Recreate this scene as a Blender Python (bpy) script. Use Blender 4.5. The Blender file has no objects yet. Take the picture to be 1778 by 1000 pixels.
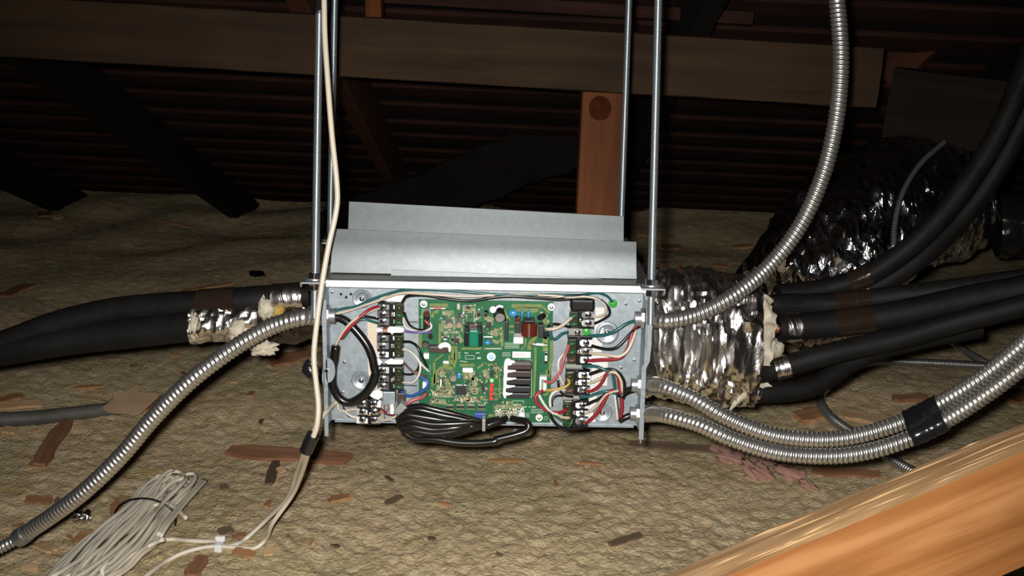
import bpy, math, random
import numpy as np
from mathutils import Vector, Matrix

random.seed(7)
rng = np.random.RandomState(11)
SC = bpy.context.scene
COL = SC.collection

# ------------------------------------------------------------------ camera
F = 1850.0                      # focal length in pixels of the 1778 x 1000 frame
PITCH, ROLL = math.radians(14.0), math.radians(1.1)
CAM = Vector((0, 0, 0.80))
FWD = Vector((0, math.cos(PITCH), -math.sin(PITCH)))
_x0, _u0 = Vector((1, 0, 0)), Vector((0, math.sin(PITCH), math.cos(PITCH)))
RGT = _x0 * math.cos(ROLL) + _u0 * math.sin(ROLL)
UPV = -_x0 * math.sin(ROLL) + _u0 * math.cos(ROLL)
cam_data = bpy.data.cameras.new('camera')
cam_data.sensor_width = 36.0
cam_data.lens = 36.0 * F / 1778.0
cam_data.clip_start = 0.02
cam = bpy.data.objects.new('camera', cam_data)
COL.objects.link(cam)
m = Matrix((RGT, UPV, -FWD)).transposed().to_4x4()
m.translation = CAM
cam.matrix_world = m
SC.camera = cam

# ------------------------------------------------------------------ world, flash, exposure
w = bpy.data.worlds.new('attic_dark')
SC.world = w
w.use_nodes = True
w.node_tree.nodes['Background'].inputs[0].default_value = (0.9, 0.75, 0.6, 1)
w.node_tree.nodes['Background'].inputs[1].default_value = 0.012
fl = bpy.data.lights.new('camera_flash', 'SPOT')
fl.energy = 132.0
fl.color = (1.0, 0.97, 0.93)
fl.shadow_soft_size = 0.012
fl.spot_size = math.radians(86)
fl.spot_blend = 1.0
flo = bpy.data.objects.new('camera_flash', fl)
COL.objects.link(flo)
mf = m @ Matrix.Rotation(math.radians(-5.0), 4, 'X')          # the flash is aimed a little low
mf.translation = CAM - RGT * 0.022 + UPV * 0.018
flo.matrix_world = mf
vs = SC.view_settings
vs.view_transform = 'Standard'
vs.look = 'None'
vs.gamma = 1.0
vs.use_curve_mapping = False
vs.exposure = 0.0

# ------------------------------------------------------------------ pixel <-> place
def ray(px, py):
    return FWD + RGT * ((px - 889.0) / F) - UPV * ((py - 500.0) / F)
def P(px, py, d):
    return CAM + ray(px, py) * d
YB = 1.32                       # the control box's back panel stands in the plane y = YB
def B(px, py, off=0.0):
    r = ray(px, py)
    return CAM + r * ((YB - off) / r.y)
def Z1(x, y): return (540 + x / 5.556, 480 + y / 5.556)
def Z2(x, y): return (540 + x / 5.556, 610 + y / 5.556)
def Z3(x, y): return (840 + x / 5.556, 480 + y / 5.556)
def Z4(x, y): return (840 + x / 5.556, 610 + y / 5.556)
def Z7(x, y): return (x / 2.778, 640 + y / 2.778)
def Z8(x, y): return (130 + x / 4.1675, 760 + y / 4.1675)
def Q1(x, y): return (725 + x / 9.09, 515 + y / 9.09)
def Q2(x, y): return (840 + x / 9.09, 515 + y / 9.09)
def Q3(x, y): return (725 + x / 8.69, 620 + y / 8.69)
def Q4(x, y): return (840 + x / 8.69, 620 + y / 8.69)
def ZR(x, y): return (1100 + x * .3813, 420 + y * .3813)

# ------------------------------------------------------------------ noise
_perm = rng.permutation(512)
_perm = np.concatenate([_perm, _perm, _perm])
_grad = rng.normal(size=(512, 3)); _grad /= np.linalg.norm(_grad, axis=1)[:, None]
def pn(x, y, z=0.0):
    x, y, z = np.broadcast_arrays(np.asarray(x, float), np.asarray(y, float), np.asarray(z, float))
    xi, yi, zi = np.floor(x).astype(int), np.floor(y).astype(int), np.floor(z).astype(int)
    xf, yf, zf = x - xi, y - yi, z - zi
    s = lambda t: t * t * t * (t * (t * 6 - 15) + 10)
    u, v, q = s(xf), s(yf), s(zf)
    def g(a, b, c):
        h = _perm[(_perm[(_perm[(xi + a) % 512] + yi + b) % 512] + zi + c) % 512]
        G = _grad[h]
        return G[..., 0] * (xf - a) + G[..., 1] * (yf - b) + G[..., 2] * (zf - c)
    def L(a, b, t): return a + (b - a) * t
    return L(L(L(g(0,0,0), g(1,0,0), u), L(g(0,1,0), g(1,1,0), u), v),
             L(L(g(0,0,1), g(1,0,1), u), L(g(0,1,1), g(1,1,1), u), v), q) * 1.5
def floor_h(x, y):
    x = np.asarray(x, float); y = np.asarray(y, float)
    big = .035 * pn(x * .9 + 3.1, y * .9 + 1.7, 0.3) + .018 * pn(x * 2.7, y * 2.7, 4.4)
    far = np.clip((y - 2.6) / 2.0, 0, 1)
    mound = far * (.07 * pn(x * 1.3 + 9, y * 1.1, 7.7) + .03 * pn(x * 3.1, y * 3.1, 2.2) + .01)
    wx = x + .012 * pn(x * 14, y * 14, 9.1); wy = y + .012 * pn(x * 14 + 7, y * 14, 5.1)
    lump = .0065 * (.35 - np.abs(pn(wx * 26, wy * 26, 1.1))) + .0060 * (.35 - np.abs(pn(wx * 58, wy * 58, 3.3)))
    fine = .0022 * pn(x * 110, y * 110, 6.6)
    return big + mound + lump + fine
def G(px, py, up=0.0):
    r = ray(px, py); z = 0.0
    for _ in range(8):
        t = (z + up - CAM.z) / r.z
        p = CAM + r * t
        z = float(floor_h(p.x, p.y))
    return p

# ------------------------------------------------------------------ materials
MATS = {}
def newmat(name):
    mt = bpy.data.materials.new(name); mt.use_nodes = True
    nt = mt.node_tree
    return mt, nt, nt.nodes['Principled BSDF']
def setp(b, **k):
    names = dict(col='Base Color', met='Metallic', rough='Roughness', spec='Specular IOR Level', emc='Emission Color', ems='Emission Strength', sub='Subsurface Weight', coat='Coat Weight', alpha='Alpha', tr='Transmission Weight')
    for a, v in k.items():
        if a in ('col', 'emc'): v = (*v, 1)
        b.inputs[names[a]].default_value = v
def plain(name, col, rough=.5, met=0.0, var=0.0, vscale=60, bump=0.0, bscale=200, spec=.5, ems=0.0):
    mt, nt, b = newmat(name); setp(b, col=col, rough=rough, met=met, spec=spec)
    if ems: setp(b, emc=col, ems=ems)
    tc = nt.nodes.new('ShaderNodeTexCoord')
    if var:
        n = nt.nodes.new('ShaderNodeTexNoise'); n.inputs['Scale'].default_value = vscale; n.inputs['Detail'].default_value = 4
        nt.links.new(tc.outputs['Object'], n.inputs['Vector'])
        r = nt.nodes.new('ShaderNodeValToRGB')
        r.color_ramp.elements[0].position = .3; r.color_ramp.elements[1].position = .7
        r.color_ramp.elements[0].color = (*[c * (1 - var) for c in col], 1)
        r.color_ramp.elements[1].color = (*[min(1, c * (1 + var)) for c in col], 1)
        nt.links.new(n.outputs['Fac'], r.inputs['Fac']); nt.links.new(r.outputs['Color'], b.inputs['Base Color'])
    if bump:
        n2 = nt.nodes.new('ShaderNodeTexNoise'); n2.inputs['Scale'].default_value = bscale; n2.inputs['Detail'].default_value = 3
        nt.links.new(tc.outputs['Object'], n2.inputs['Vector'])
        bp = nt.nodes.new('ShaderNodeBump'); bp.inputs['Strength'].default_value = bump; bp.inputs['Distance'].default_value = .002
        nt.links.new(n2.outputs['Fac'], bp.inputs['Height']); nt.links.new(bp.outputs['Normal'], b.inputs['Normal'])
    MATS[name] = mt
    return mt
def wood(name, c1, c2, c3, rough=.7, grain=1.0, bump=.3, coat=0.0):
    """grain runs along the object's own x axis"""
    mt, nt, b = newmat(name); setp(b, rough=rough, coat=coat, spec=.2)
    tc = nt.nodes.new('ShaderNodeTexCoord'); mp = nt.nodes.new('ShaderNodeMapping')
    mp.inputs['Scale'].default_value = (1.6 * grain, 26 * grain, 26 * grain)
    nt.links.new(tc.outputs['Object'], mp.inputs['Vector'])
    n = nt.nodes.new('ShaderNodeTexNoise'); n.inputs['Scale'].default_value = 1.6; n.inputs['Detail'].default_value = 6; n.inputs['Distortion'].default_value = .6
    nt.links.new(mp.outputs[0], n.inputs['Vector'])
    r = nt.nodes.new('ShaderNodeValToRGB'); cr = r.color_ramp
    cr.elements[0].position = .32; cr.elements[0].color = (*c1, 1)
    cr.elements[1].position = .68; cr.elements[1].color = (*c3, 1)
    e = cr.elements.new(.5); e.color = (*c2, 1)
    nt.links.new(n.outputs['Fac'], r.inputs['Fac'])
    n2 = nt.nodes.new('ShaderNodeTexNoise'); n2.inputs['Scale'].default_value = 5; n2.inputs['Detail'].default_value = 3
    nt.links.new(tc.outputs['Object'], n2.inputs['Vector'])
    mx = nt.nodes.new('ShaderNodeMix'); mx.data_type = 'RGBA'; mx.blend_type = 'MULTIPLY'
    r2 = nt.nodes.new('ShaderNodeValToRGB'); r2.color_ramp.elements[0].position = .35; r2.color_ramp.elements[0].color = (.62, .6, .6, 1); r2.color_ramp.elements[1].position = .6
    nt.links.new(n2.outputs['Fac'], r2.inputs['Fac'])
    mx.inputs[0].default_value = .8
    nt.links.new(r.outputs['Color'], mx.inputs[6]); nt.links.new(r2.outputs['Color'], mx.inputs[7])
    nt.links.new(mx.outputs[2], b.inputs['Base Color'])
    bp = nt.nodes.new('ShaderNodeBump'); bp.inputs['Strength'].default_value = bump; bp.inputs['Distance'].default_value = .003
    nt.links.new(n.outputs['Fac'], bp.inputs['Height']); nt.links.new(bp.outputs['Normal'], b.inputs['Normal'])
    MATS[name] = mt
    return mt

def galv_mat(name, col, rough, met, spangle=.12):
    mt, nt, b = newmat(name); setp(b, met=met)
    tc = nt.nodes.new('ShaderNodeTexCoord')
    v = nt.nodes.new('ShaderNodeTexVoronoi'); v.inputs['Scale'].default_value = 170
    n = nt.nodes.new('ShaderNodeTexNoise'); n.inputs['Scale'].default_value = 22; n.inputs['Detail'].default_value = 5
    nt.links.new(tc.outputs['Object'], v.inputs['Vector']); nt.links.new(tc.outputs['Object'], n.inputs['Vector'])
    bw = nt.nodes.new('ShaderNodeSeparateColor'); nt.links.new(v.outputs['Color'], bw.inputs[0])
    mr = nt.nodes.new('ShaderNodeMapRange'); mr.inputs['To Min'].default_value = rough - .02; mr.inputs['To Max'].default_value = rough + .03
    nt.links.new(n.outputs['Fac'], mr.inputs['Value']); nt.links.new(mr.outputs[0], b.inputs['Roughness'])
    r = nt.nodes.new('ShaderNodeValToRGB')
    r.color_ramp.elements[0].color = (*[c * (1 - spangle) for c in col], 1); r.color_ramp.elements[1].color = (*[min(1, c * (1 + spangle)) for c in col], 1)
    nt.links.new(bw.outputs[0], r.inputs['Fac']); nt.links.new(r.outputs['Color'], b.inputs['Base Color'])
    MATS[name] = mt
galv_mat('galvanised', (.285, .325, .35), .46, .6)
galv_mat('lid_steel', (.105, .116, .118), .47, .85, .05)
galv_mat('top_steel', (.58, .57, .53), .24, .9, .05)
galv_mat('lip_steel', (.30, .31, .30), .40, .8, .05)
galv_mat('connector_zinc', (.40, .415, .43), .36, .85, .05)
plain('conduit_steel', (.50, .485, .46), .32, .93, var=.10, vscale=40)
plain('conduit_dull', (.42, .42, .41), .36, .9, var=.15, vscale=40)
plain('chrome', (.85, .87, .9), .16, 1.0)
plain('steel', (.6, .62, .64), .32, .9, var=.1)
plain('black_plastic', (.0035, .0035, .004), .38, spec=.35)
plain('black_cable', (.006, .0055, .005), .28, spec=.45)
plain('tape_black', (.008, .008, .009), .18, bump=.25, bscale=90)
plain('tape_brown', (.016, .010, .007), .12, bump=.6, bscale=45)
plain('foam_rubber', (.0055, .0052, .005), .62, var=.3, vscale=25, bump=.3, bscale=90, spec=.14)
plain('white_plastic', (.72, .72, .70), .3)
plain('silicone', (.88, .86, .84), .35, bump=.3, bscale=160)
plain('cream_wire', (.42, .365, .285), .4)
plain('white_wire', (.50, .48, .44), .4)
plain('cable_grey', (.66, .60, .49), .45)
plain('red_wire', (.22, .012, .02), .38)
plain('pink_wire', (.33, .075, .075), .4)
plain('teal_wire', (.010, .075, .078), .35)
plain('green_wire', (.015, .075, .03), .4)
plain('blue_wire', (.02, .075, .25), .35)
plain('purple_wire', (.12, .075, .25), .35)
plain('yellow_wire', (.36, .23, .055), .4)
plain('brown_wire', (.10, .05, .035), .4)
plain('pcb_green', (.012, .095, .038), .42, var=.2, vscale=35, spec=.3)
plain('pcb_trace', (.125, .165, .045), .42, var=.18, vscale=90)
plain('pcb_pad', (.22, .235, .13), .35, .3, var=.2, vscale=90)
plain('pcb_print', (.36, .44, .34), .5)
plain('ceramic_blue', (.035, .22, .42), .22)
plain('ring_white', (.62, .64, .62), .4)
plain('ring_blue', (.25, .52, .62), .35)
plain('screw_green', (.035, .26, .04), .3)
plain('transformer_green', (.006, .14, .08), .3)
plain('coil_brown', (.085, .014, .008), .22)
plain('relay_brown', (.045, .026, .022), .4)
plain('relay_black', (.018, .018, .02), .4)
plain('chip_black', (.02, .02, .022), .4)
plain('blue_plastic', (.03, .06, .32), .35)
plain('grey_plastic', (.22, .22, .20), .4)
plain('olive_cover', (.024, .028, .011), .22)
plain('led_red', (.9, .03, .03), .25, ems=.35)
plain('led_green', (.25, .95, .2), .25, ems=.5)
plain('copper', (.55, .20, .10), .35, .9, var=.2)
plain('paper_tan', (.48, .33, .20), .75, var=.15, vscale=20)
plain('fibreglass_white', (.36, .32, .25), .95, var=.3, vscale=70, bump=1.0, bscale=140, spec=.1)
plain('fibreglass_yellow', (.30, .19, .04), .9, var=.2, vscale=40, bump=.8, bscale=120)
plain('fibreglass_pink', (.34, .185, .14), .95, var=.25, vscale=30, bump=.9, bscale=90)
plain('pvc_grey', (.075, .073, .062), .6, var=.3, vscale=20)
plain('knot_rim', (.04, .011, .004), .9, var=.3, vscale=80, spec=.05)
plain('knot_core', (.075, .016, .006), .9, var=.3, vscale=80, spec=.05)
plain('duct_black', (.008, .008, .009), .22, bump=1.0, bscale=45)
plain('splinter_pale', (.23, .145, .07), .8, spec=.1)
plain('red_print', (.65, .2, .2), .6)
wood('fore_face', (.15, .055, .015), (.20, .08, .024), (.27, .125, .046), .5, 1.5, .2, .08)
wood('fore_top', (.13, .07, .027), (.19, .11, .048), (.29, .19, .10), .75, 2.2, .6)
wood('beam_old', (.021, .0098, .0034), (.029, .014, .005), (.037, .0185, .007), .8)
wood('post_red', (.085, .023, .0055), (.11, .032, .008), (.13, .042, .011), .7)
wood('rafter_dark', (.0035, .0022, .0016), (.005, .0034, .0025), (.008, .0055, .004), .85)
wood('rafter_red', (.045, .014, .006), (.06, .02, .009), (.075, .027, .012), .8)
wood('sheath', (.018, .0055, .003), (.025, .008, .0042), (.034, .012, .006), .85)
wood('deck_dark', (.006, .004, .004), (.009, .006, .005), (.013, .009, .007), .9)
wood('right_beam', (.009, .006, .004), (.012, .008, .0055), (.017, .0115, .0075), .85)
wood('chip_orange', (.34, .17, .075), (.42, .22, .10), (.50, .29, .15), .7, 3)
wood('chip_red', (.24, .115, .062), (.30, .145, .078), (.36, .19, .11), .75, 3)
wood('chip_tan', (.44, .28, .15), (.55, .36, .20), (.64, .45, .27), .7, 3)
wood('chip_dark', (.11, .078, .048), (.15, .105, .066), (.20, .145, .095), .8, 3)

def foil_mat(name, col, rough, bscale, bstr):
    mt, nt, b = newmat(name); setp(b, col=col, met=1.0, rough=rough)
    tc = nt.nodes.new('ShaderNodeTexCoord')
    mp = nt.nodes.new('ShaderNodeMapping'); mp.inputs['Scale'].default_value = (1, .45, .35)
    nt.links.new(tc.outputs['Object'], mp.inputs['Vector'])
    n = nt.nodes.new('ShaderNodeTexVoronoi'); n.inputs['Scale'].default_value = bscale; n.feature = 'F1'
    nn = nt.nodes.new('ShaderNodeTexNoise'); nn.inputs['Scale'].default_value = bscale * .6; nn.inputs['Detail'].default_value = 4; nn.inputs['Distortion'].default_value = 1.2
    nt.links.new(mp.outputs[0], n.inputs['Vector']); nt.links.new(mp.outputs[0], nn.inputs['Vector'])
    ad = nt.nodes.new('ShaderNodeMath'); ad.operation = 'ADD'
    nt.links.new(n.outputs['Distance'], ad.inputs[0]); nt.links.new(nn.outputs['Fac'], ad.inputs[1])
    bp = nt.nodes.new('ShaderNodeBump'); bp.inputs['Strength'].default_value = bstr; bp.inputs['Distance'].default_value = .012
    nt.links.new(ad.outputs[0], bp.inputs['Height']); nt.links.new(bp.outputs['Normal'], b.inputs['Normal'])
    MATS[name] = mt
foil_mat('foil', (.66, .63, .60), .25, 55, .35)
foil_mat('foil_duct', (.66, .67, .70), .17, 55, 1.0)

def rod_mat():
    mt, nt, b = newmat('threaded_zinc'); setp(b, col=(.46, .53, .57), met=.9, rough=.30)
    tc = nt.nodes.new('ShaderNodeTexCoord'); wv = nt.nodes.new('ShaderNodeTexWave')
    wv.wave_type = 'BANDS'; wv.bands_direction = 'Z'; wv.inputs['Scale'].default_value = 196
    nt.links.new(tc.outputs['Object'], wv.inputs['Vector'])
    bp = nt.nodes.new('ShaderNodeBump'); bp.inputs['Strength'].default_value = .55; bp.inputs['Distance'].default_value = .0006
    nt.links.new(wv.outputs['Fac'], bp.inputs['Height']); nt.links.new(bp.outputs['Normal'], b.inputs['Normal'])
    MATS['threaded_zinc'] = mt
rod_mat()
def floor_mat():
    mt, nt, b = newmat('blown_insulation'); setp(b, rough=.95, spec=.1)
    tc = nt.nodes.new('ShaderNodeTexCoord')
    def noise(s, d, dist=0):
        n = nt.nodes.new('ShaderNodeTexNoise'); n.inputs['Scale'].default_value = s; n.inputs['Detail'].default_value = d; n.inputs['Distortion'].default_value = dist
        nt.links.new(tc.outputs['Object'], n.inputs['Vector']); return n
    def ramp(n, stops):
        r = nt.nodes.new('ShaderNodeValToRGB'); cr = r.color_ramp
        cr.elements[0].position, cr.elements[0].color = stops[0][0], (*stops[0][1], 1)
        cr.elements[1].position, cr.elements[1].color = stops[-1][0], (*stops[-1][1], 1)
        for p_, c_ in stops[1:-1]:
            e = cr.elements.new(p_); e.color = (*c_, 1)
        nt.links.new(n.outputs['Fac'], r.inputs['Fac']); return r
    def mix(a, b_, f, mode='MIX'):
        x = nt.nodes.new('ShaderNodeMix'); x.data_type = 'RGBA'; x.blend_type = mode
        if isinstance(f, float): x.inputs[0].default_value = f
        else: nt.links.new(f, x.inputs[0])
        nt.links.new(a, x.inputs[6]); nt.links.new(b_, x.inputs[7]); return x.outputs[2]
    base = ramp(noise(26, 7, .5), [(.30, (.50, .405, .255)), (.5, (.61, .50, .335)), (.70, (.68, .58, .41))])
    tint = ramp(noise(3.2, 4), [(.35, (.86, .86, .74)), (.65, (1.08, 1.0, .92))])
    c = mix(base.outputs['Color'], tint.outputs['Color'], 1.0, 'MULTIPLY')
    gold = ramp(noise(16, 5, 1.0), [(.56, (0, 0, 0)), (.70, (1, 1, 1))])
    sep = nt.nodes.new('ShaderNodeSeparateXYZ'); nt.links.new(tc.outputs['Object'], sep.inputs[0])
    mr = nt.nodes.new('ShaderNodeMapRange'); mr.inputs[1].default_value = -.15; mr.inputs[2].default_value = -.75; mr.inputs[3].default_value = .05; mr.inputs[4].default_value = .75
    nt.links.new(sep.outputs['X'], mr.inputs[0])
    mu = nt.nodes.new('ShaderNodeMath'); mu.operation = 'MULTIPLY'
    nt.links.new(gold.outputs['Color'], mu.inputs[0]); nt.links.new(mr.outputs[0], mu.inputs[1])
    gc = nt.nodes.new('ShaderNodeRGB'); gc.outputs[0].default_value = (.42, .28, .10, 1)
    c = mix(c, gc.outputs[0], mu.outputs[0])
    dk = ramp(noise(75, 3, .3), [(.24, (.5, .47, .42)), (.36, (1, 1, 1))])
    c = mix(c, dk.outputs['Color'], .8, 'MULTIPLY')
    nt.links.new(c, b.inputs['Base Color'])
    bp = nt.nodes.new('ShaderNodeBump'); bp.inputs['Strength'].default_value = .7; bp.inputs['Distance'].default_value = .006
    nt.links.new(noise(160, 5).outputs['Fac'], bp.inputs['Height']); nt.links.new(bp.outputs['Normal'], b.inputs['Normal'])
    MATS['blown_insulation'] = mt
floor_mat()
def print_mat(name, paper, ink, sx, sz):
    mt, nt, b = newmat(name); setp(b, rough=.5)
    tc = nt.nodes.new('ShaderNodeTexCoord'); mp = nt.nodes.new('ShaderNodeMapping')
    mp.inputs['Rotation'].default_value = (math.radians(90), 0, 0); mp.inputs['Scale'].default_value = (sx, sx, sz)
    nt.links.new(tc.outputs['Object'], mp.inputs['Vector'])
    br = nt.nodes.new('ShaderNodeTexBrick'); br.inputs['Scale'].default_value = 1.0
    br.inputs['Color1'].default_value = (*paper, 1); br.inputs['Color2'].default_value = (*[c * .93 for c in paper], 1); br.inputs['Mortar'].default_value = (*ink, 1)
    br.inputs['Mortar Size'].default_value = .035; br.inputs['Row Height'].default_value = .28
    nt.links.new(mp.outputs[0], br.inputs['Vector']); nt.links.new(br.outputs['Color'], b.inputs['Base Color'])
    MATS[name] = mt
print_mat('label_beige', (.62, .55, .42), (.36, .26, .2), 130, 130)
print_mat('label_white', (.70, .68, .64), (.35, .33, .33), 130, 130)

# ------------------------------------------------------------------ mesh building
ORG = {}
def tag(o, label=None, cat=None, group=None, kind=None):
    if label: o['label'] = label
    if cat: o['category'] = cat
    if group: o['group'] = group
    if kind: o['kind'] = kind
    return o
def empty(name, loc, label, cat, group=None):
    o = bpy.data.objects.new(name, None); COL.objects.link(o)
    o.empty_display_size = .05
    o.location = loc; ORG[o.name] = Vector(loc)
    return tag(o, label, cat, group)
def spline(pts, step, closed=False):
    """Catmull-Rom through the points, resampled to an even step"""
    p = [np.array(q, float) for q in pts]
    if len(p) == 2: dense = [p[0] + (p[1] - p[0]) * t for t in np.linspace(0, 1, 40)]
    else:
        e = [2 * p[0] - p[1]] + p + [2 * p[-1] - p[-2]]
        dense = []
        for i in range(1, len(e) - 2):
            a, b_, c, d = e[i-1:i+3]
            for t in np.linspace(0, 1, 24, endpoint=False):
                dense.append(.5 * (2*b_ + (c - a)*t + (2*a - 5*b_ + 4*c - d)*t*t + (3*b_ - a - 3*c + d)*t**3))
        dense.append(p[-1])
    D = np.array(dense)
    s = np.concatenate([[0], np.cumsum(np.linalg.norm(np.diff(D, axis=0), axis=1))])
    n = max(2, int(round(s[-1] / step)) + 1)
    ss = np.linspace(0, s[-1], n)
    return np.stack([np.interp(ss, s, D[:, k]) for k in range(3)], 1), ss
class MB:
    def __init__(self): self.v = []; self.f = []; self.mi = []; self.cur = 0
    def add(self, vs, fs):
        o = len(self.v); self.v += [tuple(map(float, q)) for q in vs]
        for f in fs: self.f.append([i + o for i in f]); self.mi.append(self.cur)
        return self
    def box(self, lo, hi, R=None, c=None):
        lo, hi = np.minimum(lo, hi), np.maximum(lo, hi)
        vs = [(x, y, z) for x in (lo[0], hi[0]) for y in (lo[1], hi[1]) for z in (lo[2], hi[2])]
        if R is not None:
            c = Vector(c) if c is not None else Vector((np.array(lo) + np.array(hi)) / 2)
            vs = [tuple(R @ (Vector(q) - c) + c) for q in vs]
        return self.add(vs, [(0,1,3,2), (4,6,7,5), (0,4,5,1), (2,3,7,6), (0,2,6,4), (1,5,7,3)])
    def tube(self, pts, rad, n=10, caps=True, ell=None):
        """pts (k,3); rad scalar, (k,) or (k,n)"""
        pts = np.array(pts, float); k = len(pts)
        T = np.gradient(pts, axis=0); T /= np.linalg.norm(T, axis=1)[:, None] + 1e-12
        ref = np.array((0, 0, 1.0)) if abs(T[0][2]) < .9 else np.array((0, 1.0, 0))
        N = ref - T[0] * T[0].dot(ref); N /= np.linalg.norm(N)
        th = np.linspace(0, 2 * math.pi, n, endpoint=False)
        r = np.asarray(rad, float)
        if r.ndim == 0: r = np.full((k, n), float(r))
        elif r.ndim == 1: r = np.repeat(r[:, None], n, 1)
        V = []
        for i in range(k):
            N = N - T[i] * T[i].dot(N); N /= np.linalg.norm(N)
            Bn = np.cross(T[i], N)
            V.append(pts[i] + r[i][:, None] * (np.cos(th)[:, None] * N + np.sin(th)[:, None] * Bn))
        V = np.concatenate(V)
        fs = [(i*n + j, i*n + (j+1) % n, (i+1)*n + (j+1) % n, (i+1)*n + j) for i in range(k-1) for j in range(n)]
        if caps: fs += [tuple(range(n))[::-1], tuple(range((k-1)*n, k*n))]
        return self.add(V, fs)
    def cyl(self, a, b, r0, r1=None, n=14):
        r1 = r0 if r1 is None else r1
        return self.tube([a, b], np.array([r0, r1], float), n)
    def prism(self, poly, vec):
        k = len(poly); vec = np.array(vec, float)
        vs = [np.array(q, float) for q in poly]; vs = vs + [q + vec for q in vs]
        return self.add(vs, [tuple(range(k))[::-1], tuple(range(k, 2*k))] + [(i, (i+1) % k, k + (i+1) % k, k + i) for i in range(k)])
    def grid(self, V):
        a, b_ = V.shape[:2]
        return self.add(V.reshape(-1, 3), [(i*b_ + j, i*b_ + j+1, (i+1)*b_ + j+1, (i+1)*b_ + j) for i in range(a-1) for j in range(b_-1)])
    def ball(self, c, r, n=10, k=7, sq=(1, 1, 1)):
        c = np.array(c, float); vs = []; fs = []
        for i in range(1, k):
            ph = math.pi * i / k
            for j in range(n):
                t = 2 * math.pi * j / n
                vs.append(c + r * np.array((math.sin(ph)*math.cos(t)*sq[0], math.sin(ph)*math.sin(t)*sq[1], math.cos(ph)*sq[2])))
        vs += [c + (0, 0, r*sq[2]), c - (0, 0, r*sq[2])]
        for i in range(k-2):
            for j in range(n): fs.append((i*n + j, (i+1)*n + j, (i+1)*n + (j+1) % n, i*n + (j+1) % n))
        for j in range(n):
            fs.append((len(vs)-2, j, (j+1) % n)); fs.append((len(vs)-1, (k-2)*n + (j+1) % n, (k-2)*n + j))
        return self.add(vs, fs)
    def build(self, name, mat, parent=None, smooth=None, bevel=0.0, loc=None, subsurf=0):
        V = np.array(self.v, float)
        c = (V.min(0) + V.max(0)) / 2 if loc is None else np.array(loc, float)
        me = bpy.data.meshes.new(name)
        me.from_pydata((V - c).tolist(), [], self.f)
        for x in (mat if isinstance(mat, (list, tuple)) else [mat]): me.materials.append(MATS[x])
        if any(self.mi): me.polygons.foreach_set('material_index', self.mi)
        if smooth:
            me.shade_smooth()
            if smooth < 180: me.set_sharp_from_angle(angle=math.radians(smooth))
        me.update()
        o = bpy.data.objects.new(name, me); COL.objects.link(o)
        ORG[o.name] = Vector(c)
        if parent is not None:
            o.parent = parent; o.location = Vector(c) - ORG[parent.name]
        else: o.location = c
        if bevel:
            bv = o.modifiers.new('bevel', 'BEVEL'); bv.width = bevel; bv.segments = 2; bv.limit_method = 'ANGLE'
        if subsurf:
            ss = o.modifiers.new('subdivision', 'SUBSURF'); ss.levels = ss.render_levels = subsurf
        return o
def mesh_copy(me, name, parent, loc, rot=0.0, scale=(1, 1, 1)):
    o = bpy.data.objects.new(name, me); COL.objects.link(o)
    ORG[o.name] = Vector(loc)
    o.parent = parent; o.location = Vector(loc) - ORG[parent.name]
    o.rotation_euler = (0, rot, 0); o.scale = scale
    return o
def timber(name, label, cat, A, Bp, wdt, hgt, mat, kind=None, group=None, up=(0, 0, 1), top=None, parent=None, seg=40, rough=.0012, sd=0.0):
    """squared timber from A to Bp; local x runs along it"""
    A, Bp = Vector(A), Vector(Bp); L = (Bp - A).length
    ax = (Bp - A).normalized(); upv = Vector(up); upv = (upv - ax * ax.dot(upv)).normalized(); side = upv.cross(ax)
    prof = [(-1, -1), (1, -1), (1, 1), (-1, 1)]
    ring = []
    bvl = .0025
    for (a, b_), (c, d) in zip(prof, prof[1:] + prof[:1]):
        for t in (0, .33, .67):
            y, z = a + (c - a) * t, b_ + (d - b_) * t
            ring.append((y, z))
    mb = MB(); n = len(ring); xs = np.linspace(-L/2, L/2, seg); V = []
    for i, x in enumerate(xs):
        for (y, z) in ring:
            j = rough * float(pn(x * 9 + sd, y * 3 + 4, z * 3 + sd))
            V.append((x, y * (wdt/2 + j - (bvl if abs(y) == abs(z) else 0)), z * (hgt/2 + j - (bvl if abs(y) == abs(z) else 0))))
    fs = []; mi = []
    for i in range(seg - 1):
        for j in range(n):
            fs.append((i*n + j, i*n + (j+1) % n, (i+1)*n + (j+1) % n, (i+1)*n + j)); mi.append(1 if (top and 6 <= j < 9) else 0)
    fs += [tuple(range(n))[::-1], tuple(range((seg-1)*n, seg*n))]; mi += [0, 0]
    mb.add(V, fs); mb.mi = mi
    o = mb.build(name, [mat, top] if top else mat, None, smooth=35, loc=(0, 0, 0))
    M = Matrix((ax, side, upv)).transposed().to_4x4(); M.translation = (A + Bp) / 2
    o.matrix_world = M
    if parent is not None:
        o.parent = parent; o.matrix_world = M if False else M; o.matrix_parent_inverse = Matrix.Translation(-ORG[parent.name])
    ORG[o.name] = (A + Bp) / 2
    tag(o, label, cat, group, kind)
    return o
def conduit_mesh(pts, r, pitch, name, mat, parent, n=18, amp=.18):
    if mat == 'conduit_dull': amp = .30
    C, s = spline(pts, pitch / 7)
    th = np.linspace(0, 2 * math.pi, n, endpoint=False)
    ph = s[:, None] / pitch + th[None, :] / (2 * math.pi)
    R = r * (1 - amp + amp * np.abs(np.sin(math.pi * ph)) ** .7)
    return MB().tube(C, R, n).build(name, mat, parent, smooth=180)

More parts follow.
